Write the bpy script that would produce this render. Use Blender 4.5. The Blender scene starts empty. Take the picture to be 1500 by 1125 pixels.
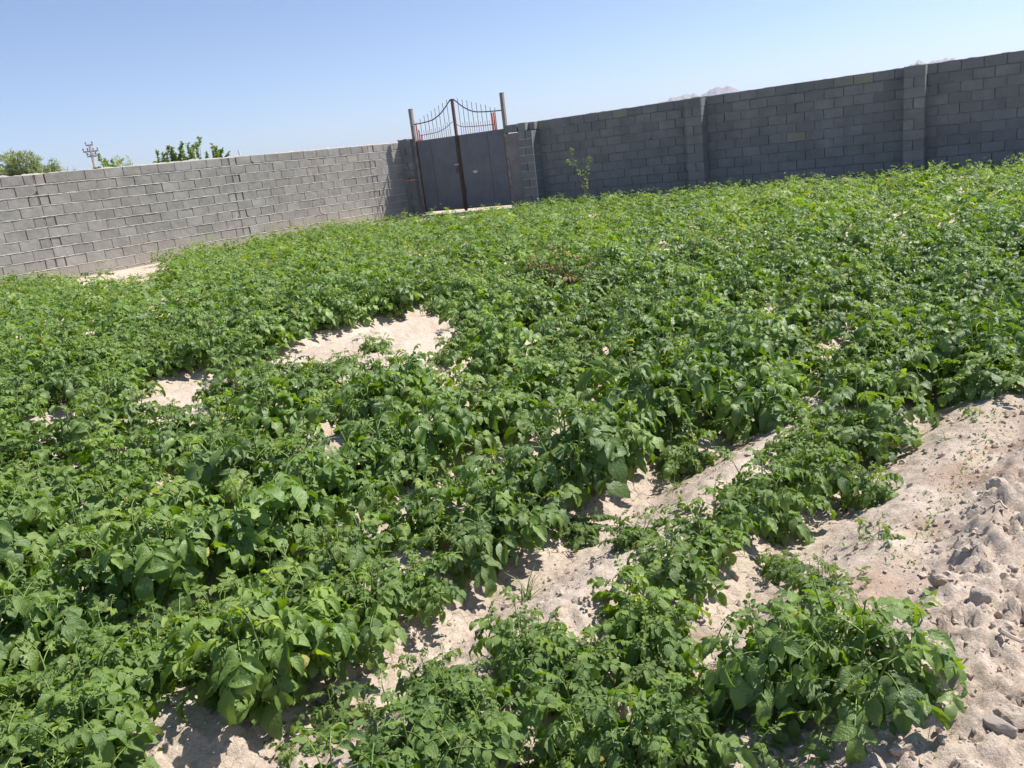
import bpy, math, random
import numpy as np
from mathutils import Vector, Matrix

scene = bpy.context.scene
R = math.radians
# ---------------------------------------------------------------- camera
EYE = 1.40
F_PX, PITCH, ROLL = 1183.7, R(15.659), R(6.95)
cam_data = bpy.data.cameras.new('camera')
cam_data.sensor_width = 36.0
cam_data.lens = 36.0 * F_PX / 1500.0
cam_data.clip_start = 0.05
cam_data.clip_end = 30000
cam = bpy.data.objects.new('camera', cam_data)
scene.collection.objects.link(cam)
f_ = Vector((0, math.cos(PITCH), -math.sin(PITCH)))
u_ = Vector((0, math.sin(PITCH), math.cos(PITCH)))
r_ = Vector((1, 0, 0))
c_, s_ = math.cos(ROLL), math.sin(ROLL)
rt = c_ * r_ - s_ * u_
up = s_ * r_ + c_ * u_
M = Matrix((rt, up, -f_)).transposed().to_4x4()
M.translation = (0, 0, EYE)
cam.matrix_world = M
scene.camera = cam
# ---------------------------------------------------------------- sky and sun
SUN_AZ, SUN_EL = 70.5, 52.0          # degrees clockwise from +Y, above the horizon
world = bpy.data.worlds.new('World')
scene.world = world
world.use_nodes = True
wn = world.node_tree
bg = wn.nodes['Background']
sky = wn.nodes.new('ShaderNodeTexSky')
sky.sky_type = 'NISHITA'
sky.sun_disc = False
sky.sun_elevation = R(SUN_EL)
sky.sun_rotation = R(SUN_AZ)
sky.altitude = 2200
sky.air_density = 1.0
sky.dust_density = 0.5
sky.ozone_density = 3.0
tintn = wn.nodes.new('ShaderNodeMix'); tintn.data_type = 'RGBA'; tintn.blend_type = 'MULTIPLY'
tintn.inputs[0].default_value = 1.0; tintn.inputs[7].default_value = (1.0, 0.985, 1.035, 1)
wn.links.new(sky.outputs[0], tintn.inputs[6]); wn.links.new(tintn.outputs[2], bg.inputs[0])
bg.inputs[1].default_value = 0.102
sun_data = bpy.data.lights.new('sun', 'SUN')
sun_data.energy = 5.0
sun_data.angle = R(0.53)
sun_data.color = (1.0, 0.955, 0.89)
sun = bpy.data.objects.new('sun', sun_data)
scene.collection.objects.link(sun)
sd = Vector((math.sin(R(SUN_AZ)) * math.cos(R(SUN_EL)), math.cos(R(SUN_AZ)) * math.cos(R(SUN_EL)), math.sin(R(SUN_EL))))
sun.rotation_euler = (-sd).to_track_quat('-Z', 'Y').to_euler()
sun.location = (5, 10, 30)
scene.view_settings.view_transform = 'Standard'
scene.view_settings.look = 'None'
scene.view_settings.exposure = 0.62
scene.view_settings.gamma = 1.0
scene.view_settings.use_curve_mapping = False
scene.cycles.max_bounces = 8
scene.cycles.transmission_bounces = 4

# ---------------------------------------------------------------- helpers
col = scene.collection
def tag(o, label=None, cat=None, group=None, kind=None):
    if label: o['label'] = label
    if cat: o['category'] = cat
    if group: o['group'] = group
    if kind: o['kind'] = kind
    return o
def empty(name, loc=(0, 0, 0), rz=0.0):
    o = bpy.data.objects.new(name, None)
    o.empty_display_size = 0.2
    o.location = loc
    o.rotation_euler = (0, 0, rz)
    col.objects.link(o)
    return o
def np_mesh(name, verts, faces, tint=None, uv=None, smooth=False):
    """verts (n,3); faces (m,3|4) array or list of lists; tint per vertex; uv per vertex"""
    me = bpy.data.meshes.new(name)
    verts = np.asarray(verts, np.float32)
    if isinstance(faces, np.ndarray):
        k = faces.shape[1]; flat = faces.astype(np.int32).ravel(); n = len(faces)
        starts = np.arange(n, dtype=np.int32) * k
    else:
        ln = np.array([len(f) for f in faces], np.int32)
        flat = np.array([i for f in faces for i in f], np.int32); n = len(faces)
        starts = np.concatenate([[0], np.cumsum(ln)[:-1]]).astype(np.int32)
    me.vertices.add(len(verts)); me.vertices.foreach_set('co', verts.ravel())
    me.loops.add(len(flat)); me.loops.foreach_set('vertex_index', flat)
    me.polygons.add(n); me.polygons.foreach_set('loop_start', starts)
    if tint is not None:
        a = me.attributes.new('tint', 'FLOAT', 'POINT')
        a.data.foreach_set('value', np.asarray(tint, np.float32))
    if uv is not None:
        l = me.uv_layers.new(name='UVMap')
        l.data.foreach_set('uv', np.asarray(uv, np.float32)[flat].ravel())
    me.polygons.foreach_set('use_smooth', np.full(n, smooth, bool))
    me.update(calc_edges=True)
    me.validate()
    return me
def link(name, me, m, parent=None, loc=None):
    o = bpy.data.objects.new(name, me)
    if m is not None and not me.materials: me.materials.append(m)
    col.objects.link(o)
    if parent is not None: o.parent = parent
    if loc is not None: o.location = loc
    return o
class MB:
    def __init__(s): s.v = []; s.f = []; s.t = []
    def add(s, vs, fs, t=0.5):
        b = len(s.v); s.v += [tuple(v) for v in vs]; s.f += [[i + b for i in f] for f in fs]; s.t += [t] * len(vs)
    def box(s, x0, x1, y0, y1, z0, z1, t=0.5, j=0.0, rnd=random):
        q = [(x, y, z) for x in (x0, x1) for y in (y0, y1) for z in (z0, z1)]
        if j: q = [(a + rnd.uniform(-j, j), b + rnd.uniform(-j, j), c + rnd.uniform(-j, j)) for a, b, c in q]
        s.add(q, [[0, 1, 3, 2], [4, 6, 7, 5], [0, 4, 5, 1], [2, 3, 7, 6], [0, 2, 6, 4], [1, 5, 7, 3]], t)
    def tube(s, pts, rad, n=6, t=0.5, cap=True):
        pts = [Vector(p) for p in pts]
        if not hasattr(rad, '__len__'): rad = [rad] * len(pts)
        rings = []
        for i, p in enumerate(pts):
            d = (pts[min(i + 1, len(pts) - 1)] - pts[max(i - 1, 0)])
            d = d.normalized() if d.length > 1e-9 else Vector((0, 0, 1))
            a = Vector((0, 0, 1)) if abs(d.z) < 0.9 else Vector((1, 0, 0))
            e1 = d.cross(a).normalized(); e2 = d.cross(e1)
            rings.append([p + (e1 * math.cos(k * 2 * math.pi / n) + e2 * math.sin(k * 2 * math.pi / n)) * rad[i] for k in range(n)])
        vs = [v for r0 in rings for v in r0]; fs = []
        for i in range(len(pts) - 1):
            for k in range(n):
                fs.append([i * n + k, i * n + (k + 1) % n, (i + 1) * n + (k + 1) % n, (i + 1) * n + k])
        if cap: fs += [list(range(n))[::-1], [(len(pts) - 1) * n + k for k in range(n)]]
        s.add(vs, fs, t)
    def build(s, name, m, parent=None, smooth=False):
        return link(name, np_mesh(name, s.v, s.f, tint=s.t, smooth=smooth), m, parent)
_g = np.random.default_rng(11).random((64, 64, 64)).astype(np.float32)
def vnoise(x, y, z=0.0):
    x = np.asarray(x, float); y = np.asarray(y, float); z = np.zeros_like(x) + z
    xi, yi, zi = np.floor(x).astype(int), np.floor(y).astype(int), np.floor(z).astype(int)
    fx, fy, fz = x - xi, y - yi, z - zi
    fx, fy, fz = [t * t * (3 - 2 * t) for t in (fx, fy, fz)]
    def g(a, b, c): return _g[(xi + a) % 64, (yi + b) % 64, (zi + c) % 64]
    r0 = (g(0,0,0) * (1 - fx) + g(1,0,0) * fx) * (1 - fy) + (g(0,1,0) * (1 - fx) + g(1,1,0) * fx) * fy
    r1 = (g(0,0,1) * (1 - fx) + g(1,0,1) * fx) * (1 - fy) + (g(0,1,1) * (1 - fx) + g(1,1,1) * fx) * fy
    return (r0 * (1 - fz) + r1 * fz) * 2 - 1
def fbm(x, y, z=0.0, o=4, ga=0.5):
    s, a = 0, 1.0
    for i in range(o):
        s = s + a * vnoise(np.asarray(x) * 2 ** i + 7.3 * i, np.asarray(y) * 2 ** i + 3.1 * i, np.asarray(z) * 2 ** i); a *= ga
    return s
def sstep(a, b, x):
    t = np.clip((x - a) / (b - a), 0, 1); return t * t * (3 - 2 * t)

# ---------------------------------------------------------------- materials
def mat(name):
    m = bpy.data.materials.new(name); m.use_nodes = True
    nt = m.node_tree; b = nt.nodes['Principled BSDF']
    return m, nt, b
def N(nt, t, **k):
    n = nt.nodes.new(t)
    for a, v in k.items():
        if a == 'inp':
            for i, vv in v.items(): n.inputs[i].default_value = vv
        else: setattr(n, a, v)
    return n
def ramp(nt, src, stops):
    r = nt.nodes.new('ShaderNodeValToRGB'); e = r.color_ramp.elements
    while len(e) < len(stops): e.new(0.5)
    for i, (p, c) in enumerate(stops): e[i].position = p; e[i].color = (*c, 1)
    nt.links.new(src, r.inputs[0]); return r.outputs[0]
def mix(nt, fac, a, b, mode='MIX'):
    m = nt.nodes.new('ShaderNodeMix'); m.data_type = 'RGBA'; m.blend_type = mode
    for s, v in ((0, fac), (6, a), (7, b)):
        if hasattr(v, 'links'): nt.links.new(v, m.inputs[s])
        else: m.inputs[s].default_value = v if s == 0 else (*v, 1)
    return m.outputs[2]
def noise(nt, vec, scale, detail=4, rough=0.55):
    n = N(nt, 'ShaderNodeTexNoise', inp={'Scale': scale, 'Detail': detail, 'Roughness': rough})
    if vec is not None: nt.links.new(vec, n.inputs['Vector'])
    return n.outputs[0]
def bump(nt, b, h, strength, dist, prev=None):
    n = N(nt, 'ShaderNodeBump', inp={'Strength': strength, 'Distance': dist})
    nt.links.new(h, n.inputs['Height'])
    if prev is not None: nt.links.new(prev, n.inputs['Normal'])
    if b is not None: nt.links.new(n.outputs[0], b.inputs['Normal'])
    return n.outputs[0]
def obj_coord(nt): return N(nt, 'ShaderNodeTexCoord').outputs['Object']
def world_coord(nt): return N(nt, 'ShaderNodeNewGeometry').outputs['Position']

def simple(name, c0, c1, scale, rough=0.7, bs=0.3, bd=0.004, metal=0.0, bscale=None):
    m, nt, b = mat(name)
    oc = obj_coord(nt)
    nt.links.new(ramp(nt, noise(nt, oc, scale, 6, 0.65), [(0.3, c0), (0.7, c1)]), b.inputs['Base Color'])
    b.inputs['Roughness'].default_value = rough; b.inputs['Metallic'].default_value = metal
    bump(nt, b, noise(nt, oc, bscale or scale * 4, 5, 0.6), bs, bd)
    return m

def block_mat(name, lo, hi, warm):
    m, nt, b = mat(name)
    oc = obj_coord(nt)
    at = N(nt, 'ShaderNodeAttribute', attribute_name='tint').outputs['Fac']
    base = ramp(nt, at, [(0.0, lo), (0.85, hi), (0.95, warm), (1.0, warm)])
    cl = noise(nt, oc, 2.2, 5, 0.65)
    base = mix(nt, 1.0, base, ramp(nt, cl, [(0.3, (0.80, 0.80, 0.80)), (0.7, (1.18, 1.18, 1.17))]), 'MULTIPLY')
    dirt = noise(nt, oc, 0.9, 6, 0.7)
    sz = N(nt, 'ShaderNodeSeparateXYZ'); nt.links.new(oc, sz.inputs[0])
    zz = N(nt, 'ShaderNodeMath', operation='MULTIPLY_ADD'); nt.links.new(dirt, zz.inputs[0]); zz.inputs[1].default_value = -1.1; nt.links.new(sz.outputs[2], zz.inputs[2])
    zr = N(nt, 'ShaderNodeMapRange', inp={'From Min': 0.10, 'From Max': -0.45, 'To Min': 0.0, 'To Max': 0.6}); nt.links.new(zz.outputs[0], zr.inputs['Value'])
    base = mix(nt, zr.outputs[0], base, tuple(v * f for v, f in zip(hi, (1.25, 1.12, 0.98))))
    stn = N(nt, 'ShaderNodeMapRange', inp={'From Min': 0.55, 'From Max': 0.75, 'To Max': 0.30}); nt.links.new(dirt, stn.inputs['Value'])
    base = mix(nt, stn.outputs[0], base, tuple(v * 0.62 for v in lo))
    fine = noise(nt, oc, 70, 4, 0.7)
    base = mix(nt, 1.0, base, ramp(nt, fine, [(0.3, (0.80, 0.80, 0.81)), (0.7, (1.16, 1.16, 1.15))]), 'MULTIPLY')
    nt.links.new(base, b.inputs['Base Color'])
    b.inputs['Roughness'].default_value = 0.93
    b.inputs['Specular IOR Level'].default_value = 0.25
    n1 = bump(nt, None, noise(nt, oc, 5.5, 3, 0.5), 0.55, 0.028)
    n2 = bump(nt, None, noise(nt, oc, 26, 5, 0.65), 0.5, 0.006, n1)
    bump(nt, b, noise(nt, oc, 140, 4, 0.7), 0.7, 0.003, n2)
    return m
M_BLOCK_LIT = block_mat('concrete_block_lit_tone', (0.265, 0.252, 0.235), (0.325, 0.312, 0.292), (0.33, 0.285, 0.26))  # lit copy of the wall block, sun brightness and warmth put into the colour
M_BLOCK_SHADE = block_mat('concrete_block_shade_tone', (0.172, 0.180, 0.188), (0.218, 0.225, 0.230), (0.25, 0.25, 0.205))  # shaded copy of the same block, bluish shade painted into its colour
M_MORTAR_LIT = simple('cement_mortar_lit_tone', (0.42, 0.40, 0.35), (0.60, 0.57, 0.50), 6, 0.95, 0.8, 0.01)  # lit copy of the mortar, sun-catching brightness in the colour
M_MORTAR_SHADE = simple('cement_mortar_shade_tone', (0.16, 0.16, 0.16), (0.25, 0.245, 0.235), 6, 0.95, 0.8, 0.01)  # shaded copy of the mortar, darker colour standing in for shade
M_PALE = simple('pale_cement_smear', (0.32, 0.31, 0.30), (0.52, 0.50, 0.47), 9, 0.95, 0.8, 0.01)
def gate_paint():
    m, nt, b = mat('grey_gate_paint'); oc = obj_coord(nt)
    mp = N(nt, 'ShaderNodeMapping'); mp.inputs['Scale'].default_value = (9.0, 9.0, 0.8); nt.links.new(oc, mp.inputs[0])
    base = ramp(nt, noise(nt, oc, 2.2, 5, 0.6), [(0.3, (0.105, 0.118, 0.136)), (0.7, (0.150, 0.165, 0.186))])
    st = N(nt, 'ShaderNodeMapRange', inp={'From Min': 0.56, 'From Max': 0.72, 'To Max': 0.55}); nt.links.new(noise(nt, mp.outputs[0], 1.6, 6, 0.65), st.inputs['Value'])
    base = mix(nt, st.outputs[0], base, (0.085, 0.062, 0.048))
    sp = N(nt, 'ShaderNodeMapRange', inp={'From Min': 0.66, 'From Max': 0.72, 'To Max': 0.7}); nt.links.new(noise(nt, oc, 11, 6, 0.7), sp.inputs['Value'])
    base = mix(nt, sp.outputs[0], base, (0.20, 0.21, 0.22))
    nt.links.new(base, b.inputs['Base Color']); b.inputs['Roughness'].default_value = 0.5
    n1 = bump(nt, None, noise(nt, oc, 1.8, 2, 0.5), 0.6, 0.03); bump(nt, b, noise(nt, oc, 40, 4, 0.6), 0.2, 0.002, n1)
    return m
M_GATE = gate_paint()
M_RUST = simple('dark_rusty_steel', (0.045, 0.028, 0.022), (0.10, 0.055, 0.04), 7, 0.7, 0.5, 0.003)
M_POST = simple('weathered_steel_post', (0.16, 0.13, 0.115), (0.30, 0.26, 0.235), 6, 0.65, 0.4, 0.003)
M_RED = simple('red_oxide_primer', (0.42, 0.060, 0.030), (0.60, 0.10, 0.055), 8, 0.6, 0.3, 0.002)
M_BAR = simple('dark_blue_bar_paint', (0.035, 0.05, 0.075), (0.07, 0.09, 0.12), 8, 0.5, 0.3, 0.002)
M_REDBAR = simple('dull_red_bar_paint', (0.26, 0.07, 0.06), (0.36, 0.11, 0.09), 8, 0.6, 0.3, 0.002)
M_WHITE = simple('white_chipped_paint', (0.50, 0.47, 0.44), (0.75, 0.72, 0.68), 12, 0.6, 0.3, 0.003)
M_BRICK = simple('orange_brick', (0.42, 0.20, 0.10), (0.55, 0.30, 0.17), 12, 0.9, 0.6, 0.004)
M_CONC = simple('smooth_concrete', (0.17, 0.165, 0.165), (0.24, 0.235, 0.23), 3, 0.9, 0.5, 0.006)

# soil
def soil_mat(name, clod=False):
    m, nt, b = mat(name)
    wc = world_coord(nt)
    big = noise(nt, wc, 1.1, 4, 0.6)
    base = ramp(nt, big, [(0.30, (0.47, 0.385, 0.305)), (0.52, (0.545, 0.455, 0.37)), (0.75, (0.60, 0.515, 0.43))])
    mid = noise(nt, wc, 9, 6, 0.7)
    base = mix(nt, 1.0, base, ramp(nt, mid, [(0.28, (0.74, 0.70, 0.67)), (0.48, (1.0, 0.99, 0.98)), (0.70, (1.16, 1.16, 1.16))]), 'MULTIPLY')
    fine = noise(nt, wc, 95, 5, 0.75)
    base = mix(nt, 1.0, base, ramp(nt, fine, [(0.30, (0.72, 0.69, 0.66)), (0.48, (1.03, 1.03, 1.03)), (0.70, (1.18, 1.18, 1.18))]), 'MULTIPLY')
    if not clod:
        # damp, rust coloured stain with its own shape on the bank
        at = N(nt, 'ShaderNodeAttribute', attribute_name='tint').outputs['Fac']
        base = mix(nt, at, base, (0.33, 0.195, 0.125))
        # cracked dry mud where the furrow floor is
        ck = N(nt, 'ShaderNodeAttribute', attribute_name='crack').outputs['Fac']
        wob = N(nt, 'ShaderNodeMapping'); wob.vector_type = 'POINT'
        add = N(nt, 'ShaderNodeVectorMath', operation='ADD'); ncol = N(nt, 'ShaderNodeTexNoise', inp={'Scale': 14.0, 'Detail': 3.0})
        nt.links.new(wc, ncol.inputs['Vector'])
        sc = N(nt, 'ShaderNodeVectorMath', operation='SCALE'); sc.inputs['Scale'].default_value = 0.07
        nt.links.new(ncol.outputs['Color'], sc.inputs[0]); nt.links.new(wc, add.inputs[0]); nt.links.new(sc.outputs[0], add.inputs[1])
        vo = N(nt, 'ShaderNodeTexVoronoi', feature='DISTANCE_TO_EDGE', inp={'Scale': 11.0})
        nt.links.new(add.outputs[0], vo.inputs['Vector'])
        mr = N(nt, 'ShaderNodeMapRange', inp={'From Min': 0.0, 'From Max': 0.020, 'To Min': 0.0, 'To Max': 1.0})
        nt.links.new(vo.outputs['Distance'], mr.inputs['Value'])
        inv = N(nt, 'ShaderNodeMath', operation='SUBTRACT'); inv.inputs[0].default_value = 1.0
        nt.links.new(mr.outputs[0], inv.inputs[1])
        brk = N(nt, 'ShaderNodeMapRange', inp={'From Min': 0.50, 'From Max': 0.66}); nt.links.new(noise(nt, wc, 5, 3), brk.inputs['Value'])
        m1 = N(nt, 'ShaderNodeMath', operation='MULTIPLY'); nt.links.new(inv.outputs[0], m1.inputs[0]); nt.links.new(ck, m1.inputs[1])
        m2 = N(nt, 'ShaderNodeMath', operation='MULTIPLY'); nt.links.new(m1.outputs[0], m2.inputs[0]); nt.links.new(brk.outputs[0], m2.inputs[1])
        base = mix(nt, m2.outputs[0], base, (0.16, 0.115, 0.08))
        neg = N(nt, 'ShaderNodeMath', operation='MULTIPLY'); neg.inputs[1].default_value = -1.0; nt.links.new(m2.outputs[0], neg.inputs[0])
        n0 = bump(nt, None, neg.outputs[0], 1.0, 0.012)
    else: n0 = None
    nt.links.new(base, b.inputs['Base Color'])
    b.inputs['Roughness'].default_value = 0.97
    b.inputs['Specular IOR Level'].default_value = 0.15
    n1 = bump(nt, None, noise(nt, wc, 32, 6, 0.75), 0.9, 0.014, n0)
    bump(nt, b, noise(nt, wc, 130, 4, 0.75), 0.9, 0.004, n1)
    return m
M_SOIL = soil_mat('dry_pale_soil')
M_CLOD = soil_mat('dry_clod', True)
M_STONE = simple('grey_stone', (0.34, 0.29, 0.245), (0.48, 0.41, 0.35), 14, 0.85, 0.6, 0.004)

def leaf_mat(name, stops, back, trans, rough=0.46, veins=True):
    m, nt, b = mat(name)
    at = N(nt, 'ShaderNodeAttribute', attribute_name='tint').outputs['Fac']
    oi = N(nt, 'ShaderNodeObjectInfo').outputs['Random']
    c = ramp(nt, at, stops)
    mm = N(nt, 'ShaderNodeMapRange', inp={'To Min': 0.72, 'To Max': 1.25}); nt.links.new(oi, mm.inputs['Value'])
    cc = N(nt, 'ShaderNodeCombineColor'); 
    for i in range(3): nt.links.new(mm.outputs[0], cc.inputs[i])
    c = mix(nt, 1.0, c, cc.outputs[0], 'MULTIPLY')
    wv = noise(nt, world_coord(nt), 1.3, 3, 0.6)
    c = mix(nt, 1.0, c, ramp(nt, wv, [(0.3, (0.74, 0.80, 0.85)), (0.7, (1.30, 1.18, 1.0))]), 'MULTIPLY')
    bf = N(nt, 'ShaderNodeNewGeometry').outputs['Backfacing']
    cb = mix(nt, bf, c, mix(nt, 0.5, c, back))
    if veins:
        uv = N(nt, 'ShaderNodeUVMap').outputs[0]
        sx = N(nt, 'ShaderNodeSeparateXYZ'); nt.links.new(uv, sx.inputs[0])
        def mth(op, a, bb=None):
            n = N(nt, 'ShaderNodeMath', operation=op)
            for i, v in enumerate((a, bb)):
                if v is None: continue
                if hasattr(v, 'links'): nt.links.new(v, n.inputs[i])
                else: n.inputs[i].default_value = v
            return n.outputs[0]
        ax = mth('ABSOLUTE', mth('SUBTRACT', sx.outputs[0], 0.5))
        ph = mth('SUBTRACT', mth('MULTIPLY', sx.outputs[1], 6.0), mth('MULTIPLY', ax, 5.0))
        tri = mth('ABSOLUTE', mth('SUBTRACT', mth('FRACT', ph), 0.5))          # 0..0.5
        side = N(nt, 'ShaderNodeMapRange', inp={'From Min': 0.40, 'From Max': 0.5}); nt.links.new(tri, side.inputs['Value'])
        midv = N(nt, 'ShaderNodeMapRange', inp={'From Min': 0.035, 'From Max': 0.0}); nt.links.new(ax, midv.inputs['Value'])
        vein = mth('MAXIMUM', mth('MULTIPLY', side.outputs[0], 0.7), midv.outputs[0])
        cb = mix(nt, mth('MULTIPLY', vein, 0.14), cb, mix(nt, 0.5, cb, back))
        n1 = bump(nt, None, mth('MULTIPLY', mth('ADD', mth('POWER', mth('MULTIPLY', tri, 2.0), 2.0), midv.outputs[0]), -1.0), 0.16, 0.002)
        bump(nt, b, noise(nt, uv, 7, 4, 0.6), 0.7, 0.006, n1)
    nt.links.new(cb, b.inputs['Base Color'])
    b.inputs['Roughness'].default_value = rough
    b.inputs['Specular IOR Level'].default_value = 0.50
    tr = N(nt, 'ShaderNodeBsdfTranslucent')
    tc = mix(nt, 1.0, cb, (1.9, 2.1, 0.6), 'MULTIPLY'); nt.links.new(tc, tr.inputs['Color'])
    ms = N(nt, 'ShaderNodeMixShader'); ms.inputs[0].default_value = trans
    nt.links.new(b.outputs[0], ms.inputs[1]); nt.links.new(tr.outputs[0], ms.inputs[2])
    out = nt.nodes['Material Output']; nt.links.new(ms.outputs[0], out.inputs['Surface'])
    return m
POT = [(0.0, (0.045, 0.082, 0.007)), (0.35, (0.104, 0.176, 0.014)), (0.65, (0.178, 0.270, 0.022)), (0.93, (0.285, 0.380, 0.040)), (0.965, (0.36, 0.34, 0.055)), (1.0, (0.45, 0.36, 0.08))]
M_LEAF = leaf_mat('potato_leaf', POT, (0.16, 0.25, 0.09), 0.26, 0.36)
M_STEM = simple('potato_stem', (0.14, 0.24, 0.05), (0.26, 0.34, 0.09), 12, 0.5, 0.2, 0.002)
M_WEED = leaf_mat('weed_leaf', [(0, (0.09, 0.17, 0.05)), (1, (0.20, 0.27, 0.10))], (0.2, 0.27, 0.12), 0.3, 0.55, False)
M_DRYLEAF = leaf_mat('withered_leaf', [(0, (0.10, 0.13, 0.035)), (0.5, (0.22, 0.14, 0.05)), (1, (0.36, 0.24, 0.10))], (0.3, 0.22, 0.1), 0.2, 0.7, False)
M_TREELEAF = leaf_mat('tree_leaf', [(0, (0.10, 0.16, 0.04)), (0.6, (0.19, 0.27, 0.07)), (1, (0.28, 0.35, 0.11))], (0.17, 0.23, 0.12), 0.35, 0.5, False)
M_TAMARISK = leaf_mat('feathery_leaf', [(0, (0.14, 0.19, 0.08)), (0.6, (0.22, 0.28, 0.10)), (1, (0.30, 0.35, 0.15))], (0.2, 0.25, 0.13), 0.35, 0.6, False)
M_BARK = simple('grey_brown_bark', (0.13, 0.10, 0.075), (0.26, 0.21, 0.16), 20, 0.9, 0.8, 0.004)
M_ROCK = simple('mountain_rock', (0.24, 0.20, 0.19), (0.36, 0.31, 0.29), 0.004, 0.95, 1.0, 30, bscale=0.02)

# ---------------------------------------------------------------- terrain
RU = np.array([math.sin(R(42)), math.cos(R(42))]); RN = np.array([RU[1], -RU[0]])   # along / across the crop rows
def bankf(x, y):
    v = x * RN[0] + y * RN[1]; u = x * RU[0] + y * RU[1]
    edge = -0.66 + 0.05 * vnoise(u * 1.7, u * 0 + 3.3)
    return sstep(edge, edge + 0.22, v), v, u
def ground_z(x, y, detail=True):
    x = np.asarray(x, float); y = np.asarray(y, float)
    b, v, u = bankf(x, y)
    d = np.hypot(x, y)
    fade = 1 - sstep(9, 16, d)
    z = 0.065 * np.cos(2 * np.pi * (v + 1.38) / 0.70) * fade * (1 - b)
    z = z + b * (0.13 + 0.05 * fbm(x * 1.6 + 5, y * 1.6, 0, 3)) * (1 - sstep(10, 20, d))
    if detail:
        near = 1 - sstep(7, 14, d)
        z = z + near * (0.010 * fbm(x * 6, y * 6, 1.7, 4, 0.6) + b * 0.026 * np.abs(fbm(x * 11, y * 11, 4.2, 4, 0.66)))
    return z
def axis(a, b, step, lo, hi, g=0.045):
    c = list(np.arange(a, b, step)); s = step
    x = c[-1]
    while x < hi: s *= 1 + g; x += s; c.append(x)
    s = step; x = c[0]; l = []
    while x > lo: s *= 1 + g; x -= s; l.append(x)
    return np.array(l[::-1] + c)
gx = axis(-1.7, 3.2, 0.0125, -6000, 6000); gy = axis(1.2, 4.3, 0.0125, -6000, 12000)
GX, GY = np.meshgrid(gx, gy, indexing='ij')
GZ = ground_z(GX, GY)
rg = np.random.default_rng(3)
# dug-over clods on the bank, real relief (cells of a jittered grid, each with its own size)
bw, bv, bu = bankf(GX, GY)
def clods(X, Y, cell, frac, seed, lo=0.45, hi=0.95):
    g = np.random.default_rng(seed); K = 97
    jx, jy, rr_, hh = g.uniform(0.12, 0.88, (K, K)), g.uniform(0.12, 0.88, (K, K)), g.uniform(lo, hi, (K, K)), g.uniform(0.5, 1.0, (K, K)) * (g.random((K, K)) < frac)
    Xs, Ys = X / cell, Y / cell; ix, iy = np.floor(Xs).astype(int), np.floor(Ys).astype(int); out = np.zeros_like(Xs)
    for a in (-1, 0, 1):
        for b_ in (-1, 0, 1):
            u_, v_ = (ix + a) % K, (iy + b_) % K
            dx = (ix + a + jx[u_, v_] - Xs); dy = (iy + b_ + jy[u_, v_] - Ys)
            q = np.maximum(np.abs(dx * 0.9 + dy * 0.35), np.abs(dy - dx * 0.3)) * 0.5 + np.hypot(dx, dy) * 0.6
            r_ = rr_[u_, v_] * 0.62
            out = np.maximum(out, hh[u_, v_] * np.clip(1 - (q / r_) ** 4.5, 0, 1) * (1 + 0.35 * vnoise(Xs * 2.3 + seed, Ys * 2.3)))
    return out
wxn = 0.018 * fbm(GX * 18, GY * 18, 3.0, 3); wyn = 0.018 * fbm(GX * 18, GY * 18, 9.0, 3)
rough_zone = np.clip(bw * 1.0 + 0.75 * sstep(2.3, 1.4, bu) * sstep(-3.5, -2.4, bv) , 0, 1) * (1 - sstep(5, 9, np.hypot(GX, GY)))
patch = np.clip(0.75 + 0.9 * fbm(GX * 2.1, GY * 2.1, 6.0, 3), 0.12, 1.1)
GZ += rough_zone * patch * (0.027 * clods(GX + wxn, GY + wyn, 0.115, 0.28, 1) + 0.020 * clods(GX + wyn, GY + wxn, 0.055, 0.55, 2) + 0.012 * clods(GX + wxn * .5, GY, 0.03, 0.7, 3))
GZ += (1 - bw) * (1 - sstep(4, 7, np.hypot(GX, GY))) * (0.010 * clods(GX + wxn, GY, 0.05, 0.35, 5) + 0.005 * clods(GX, GY + wyn, 0.028, 0.5, 6))
GZ += rough_zone * np.random.default_rng(9).normal(0, 0.0017, GZ.shape) * (np.hypot(GX, GY) < 6)
nx, ny = len(gx), len(gy)
idx = np.arange(nx * ny).reshape(nx, ny)
quads = np.stack([idx[:-1, :-1], idx[1:, :-1], idx[1:, 1:], idx[:-1, 1:]], -1).reshape(-1, 4)
def blob(cx, cy, r): return np.clip(1 - (np.hypot(GX - cx, GY - cy) / r) * (1 + 0.45 * fbm(GX * 9, GY * 9, 2.0, 3)), 0, 1) ** 0.7
stain = np.clip(0.6 * blob(1.62, 2.72, 0.22) + 0.5 * blob(1.02, 2.12, 0.20) + 0.6 * blob(2.1, 2.9, 0.14) + 0.5 * blob(1.3, 2.4, .12), 0, 0.85)
me = np_mesh('field_soil', np.stack([GX, GY, GZ], -1).reshape(-1, 3), quads, tint=stain.ravel(), smooth=True)
crack = np.clip((1 - bw) * sstep(0.25, -0.5, np.cos(2 * np.pi * (bv + 1.38) / 0.70)), 0, 1)
crack = np.where(bu < 1.7, crack * 0.3, crack)
a = me.attributes.new('crack', 'FLOAT', 'POINT'); a.data.foreach_set('value', crack.ravel().astype(np.float32))
ground = link('ground', me, M_SOIL); tag(ground, kind='structure')
def gz(x, y): return float(ground_z(np.array([x]), np.array([y]))[0])

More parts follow.
